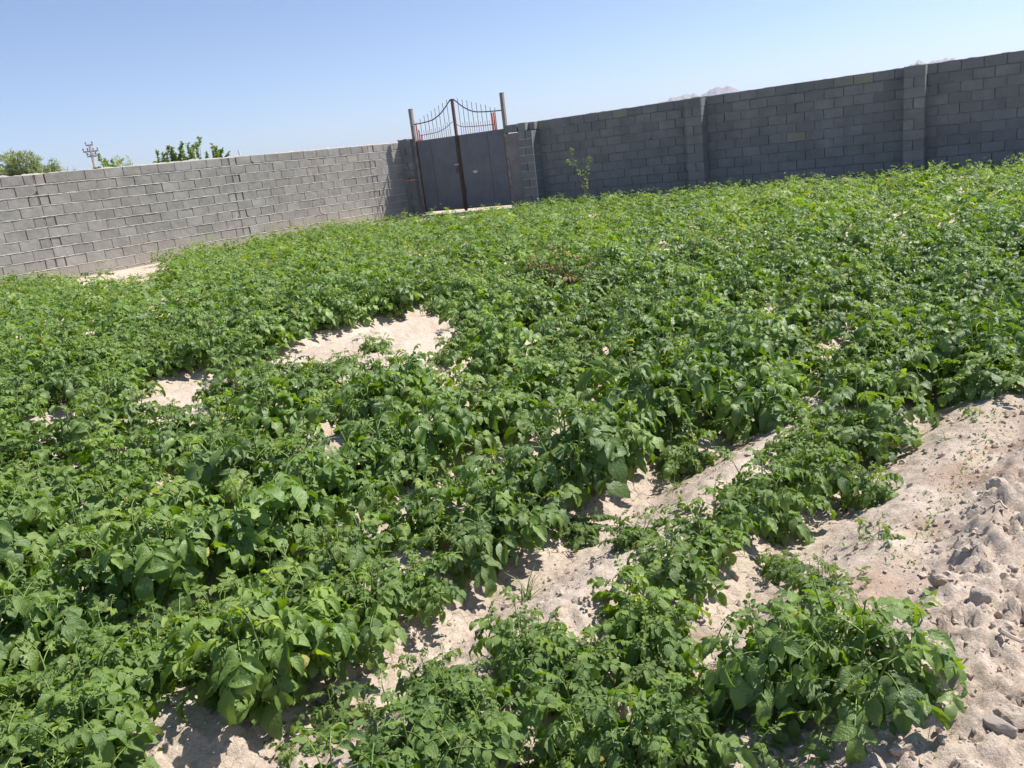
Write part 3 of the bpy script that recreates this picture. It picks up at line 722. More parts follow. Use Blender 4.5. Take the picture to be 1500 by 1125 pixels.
NEAR_PLANTS = '-72,89,112;-61,117,94;-13,136,45;-44,129,98;-24,139,50;-47,142,42;-38,145,45;-2,157,40;30,156,60;-33,159,62;12,165,70;-17,167,50;56,164,72;71,159,72;43,171,37;-25,177,39;62,172,47;-1,186,34;9,190,62;-30,188,35;-5,192,55;-115,158,87;30,196,60;71,185,50;-134,146,85;-61,192,46;-125,161,75;-119,172,70;28,208,65;-79,204,91;-78,206,76;-128,183,63;-86,208,72;-59,220,70;-127,193,78;86,217,38;-116,206,72;45,234,67;-56,232,49;-114,214,71;-141,200,72;-40,243,52;-153,207,59;84,244,34;-109,235,77;36,257,35;63,257,53;-68,257,71;-181,197,93;-19,268,80;-140,236,51;-64,268,73;-100,259,75;-170,228,86;89,272,73;19,289,38;-41,290,76;-156,249,92;-4,294,87;-131,265,101;-108,283,102;-149,270,47;130,284,46;-91,303,87;110,297,63;19,318,108;30,319,37;-135,301,69;40,335,94;-86,328,102;120,317,57;-220,260,85;-19,344,76;-62,343,98;71,346,64;142,329,76;-185,308,95;-211,294,100;-46,363,102;-176,330,65;155,347,85;-151,349,90;64,378,106;-130,361,107;-25,384,97;-213,322,72;113,383,115;-7,403,91;167,378,78;82,406,95;-263,328,82;6,421,92;-243,352,80;-225,365,80;112,416,105;225,374,84;193,395,93;-207,390,95;141,421,109;-78,437,111;24,447,95;-181,411,86;238,390,113;-56,461,89;126,447,84;-168,436,81;209,421,105;-140,449,104;46,471,87;255,408,108;-298,380,95;181,448,79;140,466,105;77,487,93;232,435,76;-16,496,86;-128,480,80;-268,425,83;-295,407,83;271,424,94;166,479,95;-108,497,74;-248,450,88;89,508,100;-4,516,94;-233,465,79;250,463,101;-85,520,62;28,527,75;172,506,90;285,453,109;99,528,97;-64,538,38;-219,496,33;-195,516,55;195,517,84;40,553,84;264,489,89;316,460,108;122,545,88;-174,530,91;-343,445,112;-46,562,38;244,509,76;-158,550,58;279,508,105;-314,488,94;45,579,83;-336,474,87;-138,566,50;216,541,102;140,571,104;-36,588,48;326,491,95;-272,532,81;-120,586,40;68,597,83;300,525,59;-13,607,89;266,554,77;89,612,85;349,512,87;-1,628,86;323,543,94;176,607,98;252,583,88;-106,628,42;-205,609,96;-379,519,84;102,636,91;361,537,99;-356,542,95;19,649,90;188,625,99;330,566,94;-317,574,88;270,599,93;-343,562,85;-294,594,98;115,657,101;378,551,84;37,669,96;349,578,101;317,606,99;291,621,81;144,673,101;-27,689,101;53,688,82;-288,630,95;-263,643,103;402,569,89;226,661,99;361,598,103;-237,660,97;-12,705,97;336,623,102;78,706,79;-419,577,101;307,646,75;165,696,87;-215,684,107;-398,599,89;249,677,98;419,588,97;-374,620,98;-1,728,106;-356,638,95;95,725,94;374,628,101;-206,706,101;347,651,74;188,719,104;23,743,99;-345,659,95;322,672,77;425,612,84;-194,725,89;402,639,97;115,746,100;-332,679,85;259,711,84;-312,698,81;-62,763,50;337,688,93;32,767,95;-175,748,112;449,625,96;-289,715,83;282,719,91;204,745,89;135,768,89;-160,766,102;-438,648,117;-265,736,91;419,661,106;58,783,97;-421,664,106;-46,785,84;-465,635,105;472,641,104;225,763,90;-407,687,109;147,787,105;299,743,93;-255,760,101;69,805,92;-37,807,96;-126,799,107;442,681,105;-230,779,95;-394,711,96;398,712,109;166,802,88;-108,812,105;-369,732,86;376,730,88;249,785,91;-9,825,75;488,666,100;318,764,92;-221,800,107;-345,755,80;97,825,90;458,701,96;10,838,78;-89,837,77;-330,775,73;428,725,95;181,824,83;-203,820,108;269,802,85;406,744,91;504,683,105;338,783,89;-512,684,92;108,850,110;29,857,97;-313,800,89;-180,840,105;467,724,112;-71,860,91;-476,720,96;-497,706,101;-282,816,89;-450,737,101;199,846,97;446,746,89;280,827,86;409,772,94;515,708,96;-159,862,106;124,868,92;45,876,96;363,801,94;-441,762,112;-262,841,96;488,739,100;-419,782,99;-54,886,80;218,865,97'
FAR_PLANTS = '-1454,989,112;-1438,1009,94;-1403,1050,99;-1385,1069,103;-1362,1089,95;-1089,1392,82;-1055,1433,85;-1039,1458,80;-1017,1474,107;-1010,1497,105;-988,1506,108;-970,1524,118;-963,1552,93;-937,1558,116;-918,1582,112;-908,1608,109;-889,1626,106;-868,1636,83;-725,1798,99;-693,1841,90;-675,1862,105;-656,1875,82;-634,1900,85;-613,1919,83;-601,1947,77;-585,1962,79;-565,1987,78;-544,2006,103;-518,2026,83;-508,2045,96;-491,2062,99;-472,2078,107;-453,2097,95;-436,2123,106;-420,2141,103;-405,2166,82;-381,2182,77;-365,2208,67;-346,2220,75;-1429,916,112;-1411,940,109;-1389,952,97;-1373,976,92;-1356,993,98;-1338,1017,97;-1321,1036,92;-1304,1059,71;-1285,1078,82;-1270,1095,87;-1227,1130,102;-1218,1151,93;-1196,1172,97;-1185,1192,104;-1167,1212,85;-1149,1224,107;-1139,1247,104;-1114,1267,98;-1085,1280,99;-1082,1306,86;-1059,1327,99;-1034,1343,103;-1018,1366,98;-1006,1397,95;-984,1413,115;-966,1438,93;-938,1455,89;-922,1480,88;-902,1498,109;-886,1513,97;-865,1531,93;-848,1560,94;-688,1738,41;-680,1760,102;-654,1774,89;-637,1791,93;-632,1817,109;-606,1827,91;-593,1858,85;-570,1874,96;-546,1884,94;-533,1913,94;-514,1934,81;-500,1954,102;-479,1964,104;-446,2002,97;-434,2023,80;-410,2045,99;-390,2065,80;-373,2087,83;-357,2111,72;-336,2122,69;-327,2151,72;-292,2189,66;-1377,880,99;-1349,892,74;-1333,916,83;-1322,944,80;-1295,949,70;-1288,981,87;-1265,997,97;-1243,1010,79;-1224,1035,91;-1208,1054,104;-1191,1070,115;-1185,1098,94;-1159,1116,115;-1133,1136,96;-1120,1161,108;-1107,1183,104;-1083,1197,106;-1064,1222,92;-1041,1234,79;-1028,1257,98;-1012,1276,84;-977,1311,83;-946,1348,98;-916,1364,83;-910,1388,102;-892,1416,97;-872,1429,91;-851,1448,81;-835,1476,85;-822,1506,74;-792,1518,73;-644,1679,111;-628,1707,106;-606,1730,90;-593,1752,83;-578,1770,90;-554,1785,74;-538,1806,83;-528,1829,91;-498,1844,78;-481,1870,83;-466,1888,94;-441,1908,82;-418,1931,89;-396,1953,95;-379,1973,97;-359,1993,79;-342,2020,78;-326,2035,96;-304,2050,80;-298,2074,87;-273,2087,78;-257,2103,83;-248,2130,75;-219,2137,84;-1305,844,86;-1282,863,99;-1262,885,100;-1248,904,99;-1234,927,106;-1217,942,92;-1198,967,102;-1176,985,118;-1156,1010,92;-1139,1031,95;-1115,1047,94;-1106,1069,85;-1077,1083,83;-1063,1113,81;-1050,1130,74;-1012,1166,71;-997,1190,71;-977,1203,89;-964,1235,82;-934,1249,94;-919,1271,96;-898,1282,100;-864,1318,100;-851,1339,109;-839,1368,98;-817,1392,87;-799,1406,104;-783,1421,90;-762,1442,83;-748,1463,33;-733,1483,87;-712,1498,31;-695,1519,34;-673,1541,32;-652,1563,29;-641,1590,27;-620,1615,92;-607,1636,102;-587,1648,83;-564,1664,83;-543,1687,88;-525,1714,79;-507,1735,74;-485,1746,87;-478,1773,92;-456,1782,103;-441,1810,84;-416,1828,114;-403,1854,103;-379,1872,105;-359,1891,89;-343,1913,86;-325,1934,104;-311,1950,86;-291,1972,89;-266,1988,80;-252,2018,89;-227,2033,72;-212,2054,72;-199,2076,72;-180,2101,68;-1280,779,87;-1259,800,86;-1207,832,96;-1201,864,93;-1173,875,90;-1158,894,86;-1143,922,87;-1122,936,84;-1111,960,90;-1090,985,83;-1069,1007,82;-1047,1025,93;-1025,1048,86;-992,1087,77;-977,1104,88;-957,1120,99;-936,1137,94;-927,1166,112;-908,1189,102;-883,1204,120;-868,1229,101;-843,1251,95;-826,1270,106;-813,1287,89;-803,1308,88;-785,1322,95;-767,1343,78;-755,1363,78;-727,1377,80;-710,1400,52;-693,1419,44;-676,1447,41;-655,1470,39;-625,1483,41;-607,1510,100;-584,1534,102;-564,1557,101;-551,1586,93;-530,1611,78;-506,1632,87;-486,1646,92;-472,1674,98;-449,1695,112;-435,1714,114;-413,1728,95;-395,1754,111;-373,1779,107;-358,1797,105;-344,1814,96;-313,1831,93;-299,1860,90;-285,1882,84;-264,1901,89;-244,1916,73;-226,1928,84;-212,1956,76;-198,1974,80;-172,1988,73;-159,2008,79;-140,2025,76;-131,2050,83;-111,2072,83;-1224,736,91;-1199,751,80;-1182,778,77;-1163,804,92;-1134,813,82;-1119,844,87;-1104,872,105;-1085,887,89;-1068,908,98;-1047,922,101;-1023,932,96;-1017,962,94;-980,1001,95;-961,1016,82;-943,1030,97;-932,1053,90;-918,1069,110;-901,1095,97;-883,1110,96;-862,1133,93;-839,1143,106;-831,1169,94;-809,1188,86;-792,1213,84;-776,1232,79;-734,1269,74;-718,1284,85;-699,1302,77;-683,1329,98;-668,1349,62;-644,1362,58;-631,1385,61;-618,1410,38;-594,1432,49;-574,1449,111;-558,1475,97;-527,1490,99;-511,1509,96;-508,1535,99;-490,1551,89;-470,1575,102;-439,1587,90;-424,1602,105;-396,1650,83;-380,1679,98;-360,1699,107;-336,1709,89;-324,1728,88;-299,1742,90;-286,1768,82;-267,1795,81;-255,1815,70;-233,1831,88;-214,1850,73;-190,1870,77;-177,1894,92;-161,1911,94;-139,1928,88;-119,1975,105;-85,1983,87;-71,2001,75;-51,2022,69;-17,2055,74;-3,2078,72;16,2102,60;36,2125,56;43,2152,50;59,2166,45;91,2175,49;106,2205,47;-1166,678,105;-1148,706,96;-1129,724,104;-1108,750,91;-1096,774,117;-1065,789,92;-1046,811,88;-1034,832,110;-1019,847,92;-1006,867,95;-979,876,101;-969,897,84;-950,923,87;-939,949,76;-913,969,85;-894,980,91;-887,1007,91;-856,1018,97;-841,1039,89;-827,1060,96;-816,1084,92;-792,1100,84;-778,1123,80;-751,1143,77;-731,1159,90;-718,1183,88;-701,1207,82;-677,1227,82;-656,1249,111;-625,1304,103;-592,1315,71;-573,1334,64;-560,1364,64;-543,1379,99;-518,1394,100;-504,1413,87;-486,1430,96;-480,1459,79;-462,1474,74;-437,1490,74;-425,1509,91;-407,1529,74;-385,1548,101;-365,1564,100;-349,1590,106;-340,1620,103;-319,1634,90;-295,1655,84;-279,1679,103;-268,1704,86;-234,1713,87;-215,1736,86;-196,1756,88;-178,1772,84;-164,1801,94;-138,1817,92;-126,1840,109;-107,1852,104;-96,1875,100;-72,1889,87;-64,1917,81;-44,1931,79;-23,1948,77;-12,1980,62;14,1990,74;31,2012,65;53,2035,65;71,2053,66;91,2069,73;102,2095,61;127,2103,63;136,2135,62;152,2152,71;168,2178,59;-1102,658,93;-1086,682,109;-1061,700,111;-1044,718,101;-1029,740,103;-1008,750,81;-990,769,93;-974,799,85;-946,813,84;-937,844,92;-908,859,92;-899,890,85;-871,899,83;-852,925,96;-837,952,104;-796,997,93;-770,1006,90;-760,1037,85;-742,1062,93;-714,1080,95;-699,1105,87;-683,1120,88;-662,1136,105;-643,1155,98;-630,1188,110;-604,1200,85;-588,1227,85;-568,1243,81;-543,1264,86;-526,1280,71;-513,1308,85;-496,1327,92;-479,1345,84;-457,1361,77;-446,1382,78;-424,1402,83;-405,1421,98;-378,1463,85;-361,1479,105;-341,1503,98;-313,1515,118;-305,1538,115;-288,1556,96;-270,1579,114;-253,1595,86;-235,1610,108;-221,1640,94;-195,1655,85;-179,1672,95;-164,1690,89;-152,1708,88;-135,1732,98;-111,1746,92;-92,1763,91;-87,1790,97;-66,1802,103;-40,1822,86;-22,1845,89;-12,1867,95;8,1884,92;57,1925,77;72,1945,85;82,1973,84;108,1989,75;120,2021,81;144,2034,81;158,2052,83;173,2080,85;188,2099,71;206,2117,63;227,2129,73;-1045,611,95;-1026,638,98;-1009,653,89;-988,674,85;-975,692,88;-956,719,92;-937,740,96;-923,763,87;-895,775,85;-874,798,98;-856,814,109;-832,829,98;-818,858,114;-802,882,108;-787,905,113;-765,927,107;-744,939,91;-726,956,101;-706,982,78;-692,1010,96;-663,1021,80;-647,1050,83;-630,1069,85;-615,1092,86;-594,1117,82;-576,1139,102;-555,1162,97;-529,1172,94;-514,1198,80;-503,1229,95;-459,1263,79;-443,1283,83;-418,1305,102;-398,1330,92;-381,1353,106;-362,1370,109;-342,1391,106;-320,1407,98;-305,1424,107;-288,1447,93;-275,1468,85;-257,1485,106;-236,1506,95;-219,1522,88;-209,1551,90;-195,1569,92;-171,1587,81;-148,1602,86;-135,1626,86;-113,1641,81;-96,1661,84;-88,1682,84;-37,1716,94;-23,1740,112;-10,1759,112;4,1780,97;24,1795,105;46,1816,86;66,1838,99;89,1853,78;101,1882,79;129,1901,93;147,1927,83;159,1951,80;180,1962,86;191,1987,73;212,2006,66;228,2028,76;243,2044,70;263,2063,55;278,2089,50;-973,589,83;-951,611,91;-942,640,97;-907,653,96;-894,671,105;-876,693,102;-866,716,88;-837,727,98;-829,757,107;-800,773,90;-784,794,95;-764,818,97;-739,835,79;-728,859,78;-703,874,72;-693,901,82;-669,922,70;-648,946,70;-627,969,81;-614,1000,96;-585,1017,107;-564,1036,96;-550,1053,95;-537,1070,97;-510,1102,116;-493,1127,87;-468,1146,90;-455,1164,108;-433,1185,86;-406,1205,80;-393,1227,103;-377,1253,93;-353,1275,95;-342,1294,102;-321,1311,82;-299,1326,85;-265,1355,95;-248,1383,81;-232,1403,79;-209,1423,93;-205,1448,89;-187,1466,94;-162,1486,81;-142,1505,95;-132,1532,92;-109,1554,104;-94,1569,93;-67,1583,106;-56,1607,99;-37,1628,106;-22,1649,104;5,1663,102;17,1691,104;37,1704,89;71,1736,97;90,1763,96;109,1777,89;119,1804,84;161,1838,73;175,1867,81;198,1882,83;217,1909,85;233,1933,74;266,1943,81;280,1962,69;290,1995,67;315,2012,58;337,2028,53;349,2059,66;-923,536,84;-903,556,78;-889,574,96;-871,589,83;-856,611,88;-839,626,78;-805,670,104;-796,694,105;-775,713,96;-754,724,92;-730,741,99;-712,767,95;-697,791,98;-681,813,94;-658,830,99;-636,847,98;-624,874,93;-605,895,100;-587,910,106;-569,936,91;-554,960,92;-532,970,93;-514,989,95;-497,1012,98;-476,1036,88;-455,1060,102;-432,1076,81;-414,1098,81;-391,1119,73;-370,1145,86;-360,1168,93;-336,1186,82;-324,1204,77;-308,1218,97;-282,1230,91;-270,1252,108;-260,1280,105;-235,1295,100;-217,1319,99;-203,1335,104;-190,1355,101;-165,1375,80;-130,1420,100;-111,1438,84;-99,1457,87;-74,1475,104;-56,1497,104;-39,1518,102;-18,1543,113;-8,1563,111;21,1577,90;32,1600,100;44,1618,81;65,1628,94;89,1645,79;105,1672,72;127,1697,80;142,1721,79;164,1742,88;181,1757,96;198,1782,100;216,1806,88;240,1826,91;264,1843,92;279,1872,93;299,1895,92;317,1919,70;349,1932,74;356,1964,63;382,1977,61;400,2001,63;-866,519,86;-822,544,87;-798,565,81;-778,585,85;-761,615,105;-740,640,98;-721,651,112;-705,672,113;-685,698,110;-672,716,83;-656,735,105;-631,754,99;-618,776,103;-584,821,106;-543,847,88;-522,859,84;-510,891,95;-495,919,100;-447,960,87;-438,981,84;-398,1021,83;-376,1042,82;-355,1060,86;-322,1109,86;-305,1129,97;-286,1153,112;-256,1167,110;-244,1198,114;-213,1213,112;-200,1232,101;-184,1250,102;-174,1279,107;-149,1299,100;-104,1336,98;-90,1362,76;-15,1443,89;6,1460,93;24,1485,93;44,1511,96;54,1532,81;86,1546,100;96,1568,88;116,1581,77;130,1599,87;151,1620,86;167,1642,102;182,1658,89;238,1712,107;250,1743,106;269,1760,104;287,1773,87;308,1797,74;326,1823,74;340,1843,80;354,1859,65;379,1881,72;396,1905,63;422,1918,55;442,1940,57;457,1967,65;484,1979,53;-793,485,109;-767,499,118;-747,517,104;-725,540,98;-711,560,91;-691,582,106;-670,605,86;-651,625,99;-645,648,81;-624,662,84;-597,676,75;-578,702,90;-568,726,73;-542,740,79;-531,758,83;-519,783,101;-500,796,94;-483,817,102;-464,841,87;-438,860,94;-423,884,96;-414,905,104;-385,916,87;-374,938,96;-358,957,83;-340,972,102;-321,994,102;-309,1017,107;-286,1033,94;-275,1054,101;-254,1067,90;-243,1089,109;-214,1106,95;-204,1131,89;-183,1148,95;-171,1167,93;-146,1188,76;-131,1214,85;-112,1226,73;-94,1239,80;-82,1257,81;-65,1284,94;-43,1306,94;-27,1332,103;-6,1346,84;11,1367,90;32,1392,113;67,1435,111;83,1450,92;104,1465,105;115,1494,91;140,1506,83;160,1519,83;173,1549,100;198,1571,86;217,1593,108;238,1617,92;255,1630,84;271,1651,101;280,1675,87;304,1687,91;319,1703,87;328,1737,89;355,1752,67;380,1759,81;396,1777,62;411,1808,75;426,1825,66;465,1866,64;485,1885,73;500,1904,74;516,1922,68;-740,429,88;-718,443,104;-703,464,94;-687,479,89;-672,495,92;-659,524,95;-634,542,85;-614,560,91;-601,577,73;-584,600,86;-562,619,76;-549,640,91;-529,662,81;-406,799,95;-387,823,105;-364,832,86;-353,851,101;-339,875,85;-320,896,90;-302,923,101;-278,943,103;-256,958,83;-244,979,84;-226,996,99;-213,1015,104;-196,1030,98;-173,1048,102;-155,1070,80;-136,1094,75;-114,1106,90;-101,1133,84;-66,1176,81;-46,1186,84;-37,1213,107;-12,1229,108;32,1275,96;56,1297,92;70,1321,112;94,1341,109;97,1377,92;127,1392,78;146,1412,84;164,1436,87;187,1446,91;203,1470,83;220,1496,74;239,1512,83;254,1529,93;275,1555,104;293,1570,101;311,1595,105;325,1613,84;343,1636,80;366,1647,93;383,1667,96;400,1692,92;423,1715,76;444,1739,76;461,1758,89;474,1775,83;494,1791,82;506,1810,69;528,1834,66;543,1859,81;560,1874,69;582,1891,60;-657,416,91;-632,434,84;-617,462,89;-577,498,95;-564,522,80;-542,544,91;-504,590,98;-479,609,90;-250,872,79;-231,897,92;-210,908,108;-196,930,87;-179,951,95;-154,966,87;-141,993,89;-121,1010,91;-106,1033,85;-78,1045,89;-72,1069,82;-48,1077,84;-41,1101,105;-24,1119,93;-11,1139,95;16,1157,106;38,1168,97;48,1189,105;56,1210,98;75,1222,92;87,1247,106;111,1267,81;133,1283,85;142,1309,89;167,1322,87;182,1338,87;200,1357,71;214,1383,72;232,1400,87;249,1419,98;270,1438,85;290,1463,113;306,1484,105;327,1505,103;344,1531,90;362,1545,88;381,1563,106;396,1590,83;418,1610,83;449,1626,77;450,1655,81;499,1689,82;509,1714,82;526,1732,77;536,1762,74;562,1777,71;591,1785,63;605,1808,63;623,1821,56;635,1842,67;645,1867,61;-606,364,104;-587,388,101;-565,402,95;-547,427,80;-533,451,80;-505,455,81;-506,485,87;-486,501,97;-467,518,105;-449,533,106;-440,554,95;-145,882,97;-127,896,92;-108,920,90;-91,945,95;-74,964,89;-52,977,88;-30,998,76;-12,1022,89;2,1039,80;21,1063,98;34,1081,86;43,1102,93;75,1112,95;103,1164,89;123,1184,96;145,1208,86;168,1225,82;184,1246,98;210,1267,86;226,1293,104;242,1313,87;258,1330,109;280,1350,94;288,1375,98;311,1394,94;331,1419,99;355,1430,105;374,1450,104;394,1471,103;412,1491,102;425,1521,86;451,1529,73;463,1550,71;489,1565,81;489,1603,88;516,1618,87;543,1637,81;556,1656,69;573,1672,83;587,1697,72;612,1710,84;634,1733,82;647,1753,75;665,1773,76;675,1793,65;694,1812,57;-550,323,89;-532,339,93;-524,361,73;-502,372,90;-487,388,96;-471,416,76;-450,436,80;-430,457,81;-408,479,97;-395,500,84;-33,905,72;-20,929,84;0,940,73;24,960,84;46,978,80;67,1003,91;83,1016,96;98,1032,91;124,1076,92;137,1093,94;160,1108,89;174,1136,95;192,1150,103;212,1169,90;228,1187,82;249,1209,105;263,1225,97;284,1245,106;318,1288,106;334,1316,86;349,1331,82;370,1347,89;383,1378,94;407,1390,77;418,1414,89;448,1419,79;456,1441,90;475,1460,80;489,1476,92;506,1504,77;527,1521,87;545,1545,94;563,1572,86;581,1587,106;603,1607,85;629,1615,87;636,1645,93;661,1661,84;676,1683,81;689,1713,61;722,1728,58;731,1758,65;752,1776,52;-475,301,83;-457,326,95;-432,340,102;-399,385,116;-378,409,105;-360,423,114;60,906,90;79,929,114;101,944,101;121,967,108;138,991,91;161,999,107;177,1022,94;194,1043,84;209,1067,94;239,1078,76;253,1105,88;271,1130,90;296,1148,94;309,1170,80;326,1195,84;350,1217,94;372,1238,95;384,1259,89;402,1278,90;441,1323,83;462,1336,81;469,1358,95;497,1372,95;519,1390,105;527,1417,85;553,1437,88;567,1457,92;590,1476,95;597,1502,97;618,1523,99;639,1540,79;658,1557,82;671,1574,89;679,1598,67;703,1611,71;721,1628,72;739,1642,56;746,1671,68;765,1687,51;789,1710,63;801,1732,53;832,1748,56;-422,248,88;-409,265,98;-394,285,106;-379,303,117;-360,326,111;-341,345,105;-327,365,82;150,882,92;159,903,90;192,949,88;236,996,72;260,1016,82;283,1032,72;304,1053,76;309,1080,90;332,1103,107;354,1115,94;373,1132,99;388,1162,118;409,1173,107;435,1210,110;449,1230,102;462,1248,85;477,1263,89;495,1282,97;537,1324,96;560,1344,93;603,1391,88;619,1413,98;641,1423,95;652,1447,90;668,1470,91;687,1495,91;704,1510,83;715,1530,84;736,1550,69;754,1567,75;773,1584,76;785,1605,61;806,1625,80;830,1646,79;847,1662,68;868,1678,74;881,1705,67;-354,222,106;-344,246,105;-322,262,90;-305,281,84;-293,298,76;237,888,81;262,909,101;280,935,90;300,953,81;308,975,97;334,988,96;350,1016,98;374,1024,117;407,1062,103;412,1090,89;443,1102,113;467,1123,85;475,1150,96;490,1176,93;512,1185,91;527,1200,89;540,1224,87;564,1235,92;573,1265,77;624,1298,98;640,1324,98;659,1350,101;681,1369,103;697,1390,98;715,1417,95;731,1436,81;744,1452,96;766,1461,82;776,1484,78;794,1501,74;828,1545,79;889,1604,73;913,1623,75;926,1653,70;948,1667,60;-295,182,102;-273,202,98;-259,226,97;-239,242,98;302,847,80;321,871,86;342,891,80;362,909,94;374,937,106;394,950,91;426,1000,84;453,1018,86;475,1037,92;483,1067,90;512,1078,87;549,1131,82;567,1152,77;587,1172,96;609,1189,91;622,1214,104;648,1230,109;663,1261,116;692,1277,119;705,1295,118;722,1316,113;730,1342,112;752,1358,102;773,1376,98;813,1412,71;827,1430,73;843,1455,65;865,1475,83;882,1498,68;903,1513,66;921,1541,69;943,1558,73;957,1576,64;979,1599,59;992,1627,55;-223,167,80;-209,185,92;375,832,86;389,851,81;397,875,83;425,890,86;445,901,83;470,919,101;490,944,105;500,967,82;523,987,91;547,1007,82;554,1036,97;577,1058,83;593,1075,93;612,1092,92;630,1113,97;654,1124,105;687,1172,113;721,1205,86;730,1227,99;754,1246,84;778,1265,91;790,1287,75;811,1299,80;820,1323,87;841,1345,80;857,1361,74;874,1381,83;887,1403,89;912,1418,89;928,1446,72;955,1465,90;969,1490,71;988,1516,72;1009,1530,77;1028,1556,62;1046,1569,65;1062,1590,67;430,787,107;449,811,103;491,851,112;514,869,91;525,890,110;547,908,105;569,932,100;583,960,88;609,973,81;627,994,85;639,1021,93;665,1036,92;681,1062,99;698,1084,83;714,1110,86;734,1136,85;756,1147,81;772,1168,95;782,1188,89;809,1207,94;821,1228,80;851,1239,92;856,1265,80;886,1271,92;895,1296,80;915,1313,97;928,1332,94;943,1347,96;956,1367,100;970,1391,83;993,1411,86;1018,1431,78;1031,1452,67;1046,1470,74;1062,1485,65;1075,1506,63;1115,1545,57;499,761,89;523,776,102;542,798,81;562,813,82;578,832,87;599,844,85;617,871,85;631,896,76;653,918,93;672,941,102;695,961,90;717,983,96;729,1007,91;744,1023,101;763,1046,106;783,1065,103;806,1079,86;819,1097,93;834,1119,87;844,1139,93;858,1155,89;881,1178,88;908,1195,88;931,1216,95;943,1246,86;958,1262,89;975,1280,95;994,1293,84;1012,1317,74;1037,1332,82;1062,1352,78;1080,1378,73;1105,1420,58;1122,1439,69;1149,1453,70;1166,1478,66;1175,1505,71;536,726,100;556,745,91;571,768,88;586,791,92;608,807,81;624,822,87;647,837,91;664,860,93;688,882,89;694,913,110;724,928,115;734,950,106;758,967,115;772,988,102;787,1004,115;802,1022,111;827,1043,96;841,1062,99;859,1091,80;886,1108,98;912,1129,98;934,1151,90;935,1180,96;960,1187,104;976,1215,93;1004,1231,77;1019,1250,97;1040,1270,74;1052,1296,78;1068,1323,79;1093,1340,66;1116,1353,65;1124,1385,72;1151,1399,61;1167,1425,62;1189,1441,71;1202,1465,68;410,496,80;425,515,80;440,536,90;471,550,99;489,578,105;509,600,85;542,633,84;571,678,80;590,694,81;612,712,82;625,734,93;646,754,103;656,782,94;684,800,108;704,813,109;714,834,114;732,854,112;742,875,110;761,891,103;778,905,112;796,927,101;826,943,100;843,968,90;852,988,80;877,1006,85;885,1027,71;912,1044,84;920,1069,77;950,1084,80;962,1113,100;985,1124,103;1006,1144,106;1018,1168,87;1057,1209,89;1073,1235,102;1086,1257,96;1111,1264,77;1123,1293,87;1148,1303,87;1155,1339,66;1192,1345,78;1202,1370,70;1223,1389,77;1236,1411,60;1255,1436,62;1281,1452,64;469,761,88;489,783,85;507,831,98;526,848,94;545,871,101;570,893,101;605,937,90;628,950,106;659,1003,82;676,1016,78;773,1125,81;799,1135,97;845,1194,108;857,1213,115;877,1232,112;895,1250,110;912,1264,97;928,1291,89;945,1314,81;991,1343,76;1009,1371,70;1021,1394,64;1041,1416,61;1061,1432,69;1076,1458,73;1130,1515,61;1150,1528,66'
def parse(s): return [tuple(int(v) / 100 for v in q.split(',')) for q in s.split(';')]
near = parse(NEAR_PLANTS); far = parse(FAR_PLANTS)
NVAR = 12
variants = []
for i in range(NVAR):
    P, st = grow_plant(100 + i, stems=(7, 9) if i % 3 else (6, 7), lean=(0.25, 1.25) if i % 2 else (0.2, 1.0))
    V, F, T, uv = leaf_mesh(P, ROWS_HI, COLS_HI, i)
    lm = np_mesh('foliage', V, F, tint=T, uv=uv, smooth=True); lm.materials.append(M_LEAF)
    smb = stalk_mesh(st, 5); smm = np_mesh('stems', smb.v, smb.f, smooth=True); smm.materials.append(M_STEM)
    variants.append((lm, smm, P))
GL = 'leafy dark green potato plant crowded by its neighbours in the field crop'
GG = 'potato plants growing in the field'
special = {}
def near_idx(x, y):
    return min(range(len(near)), key=lambda i: (near[i][0] - x) ** 2 + (near[i][1] - y) ** 2)
for (x, y, lab) in ((0.71, 1.59, 'large potato plant drooping onto the bare dirt bank, rightmost plant at the lower right'),
                    (-1.06, 6.28, 'lone small potato plant growing inside the large bare soil patch in mid field'),
                    (-1.25, 1.61, 'potato plant filling the very lower left corner of the photo')):
    i = near_idx(x, y)
    if i not in special: special[i] = lab
prng = random.Random(8)
plant_protos = {}
for i, (x, y, s) in enumerate(near):
    k = prng.randrange(NVAR)
    root = empty('potato_plant', (x, y, gz(x, y) - 0.01), prng.uniform(0, 6.283))
    sc = s * prng.uniform(0.96, 1.12)
    root.scale = (sc, sc, sc * prng.uniform(0.9, 1.12))
    if k not in plant_protos:
        fo = link('foliage', variants[k][0], None, root); stm = link('stems', variants[k][1], None, root)
        plant_protos[k] = (fo, stm)
    else:
        for src in plant_protos[k]:
            c = src.copy(); col.objects.link(c); c.parent = root
    tag(root, special.get(i, GL), 'potato plant', GG)
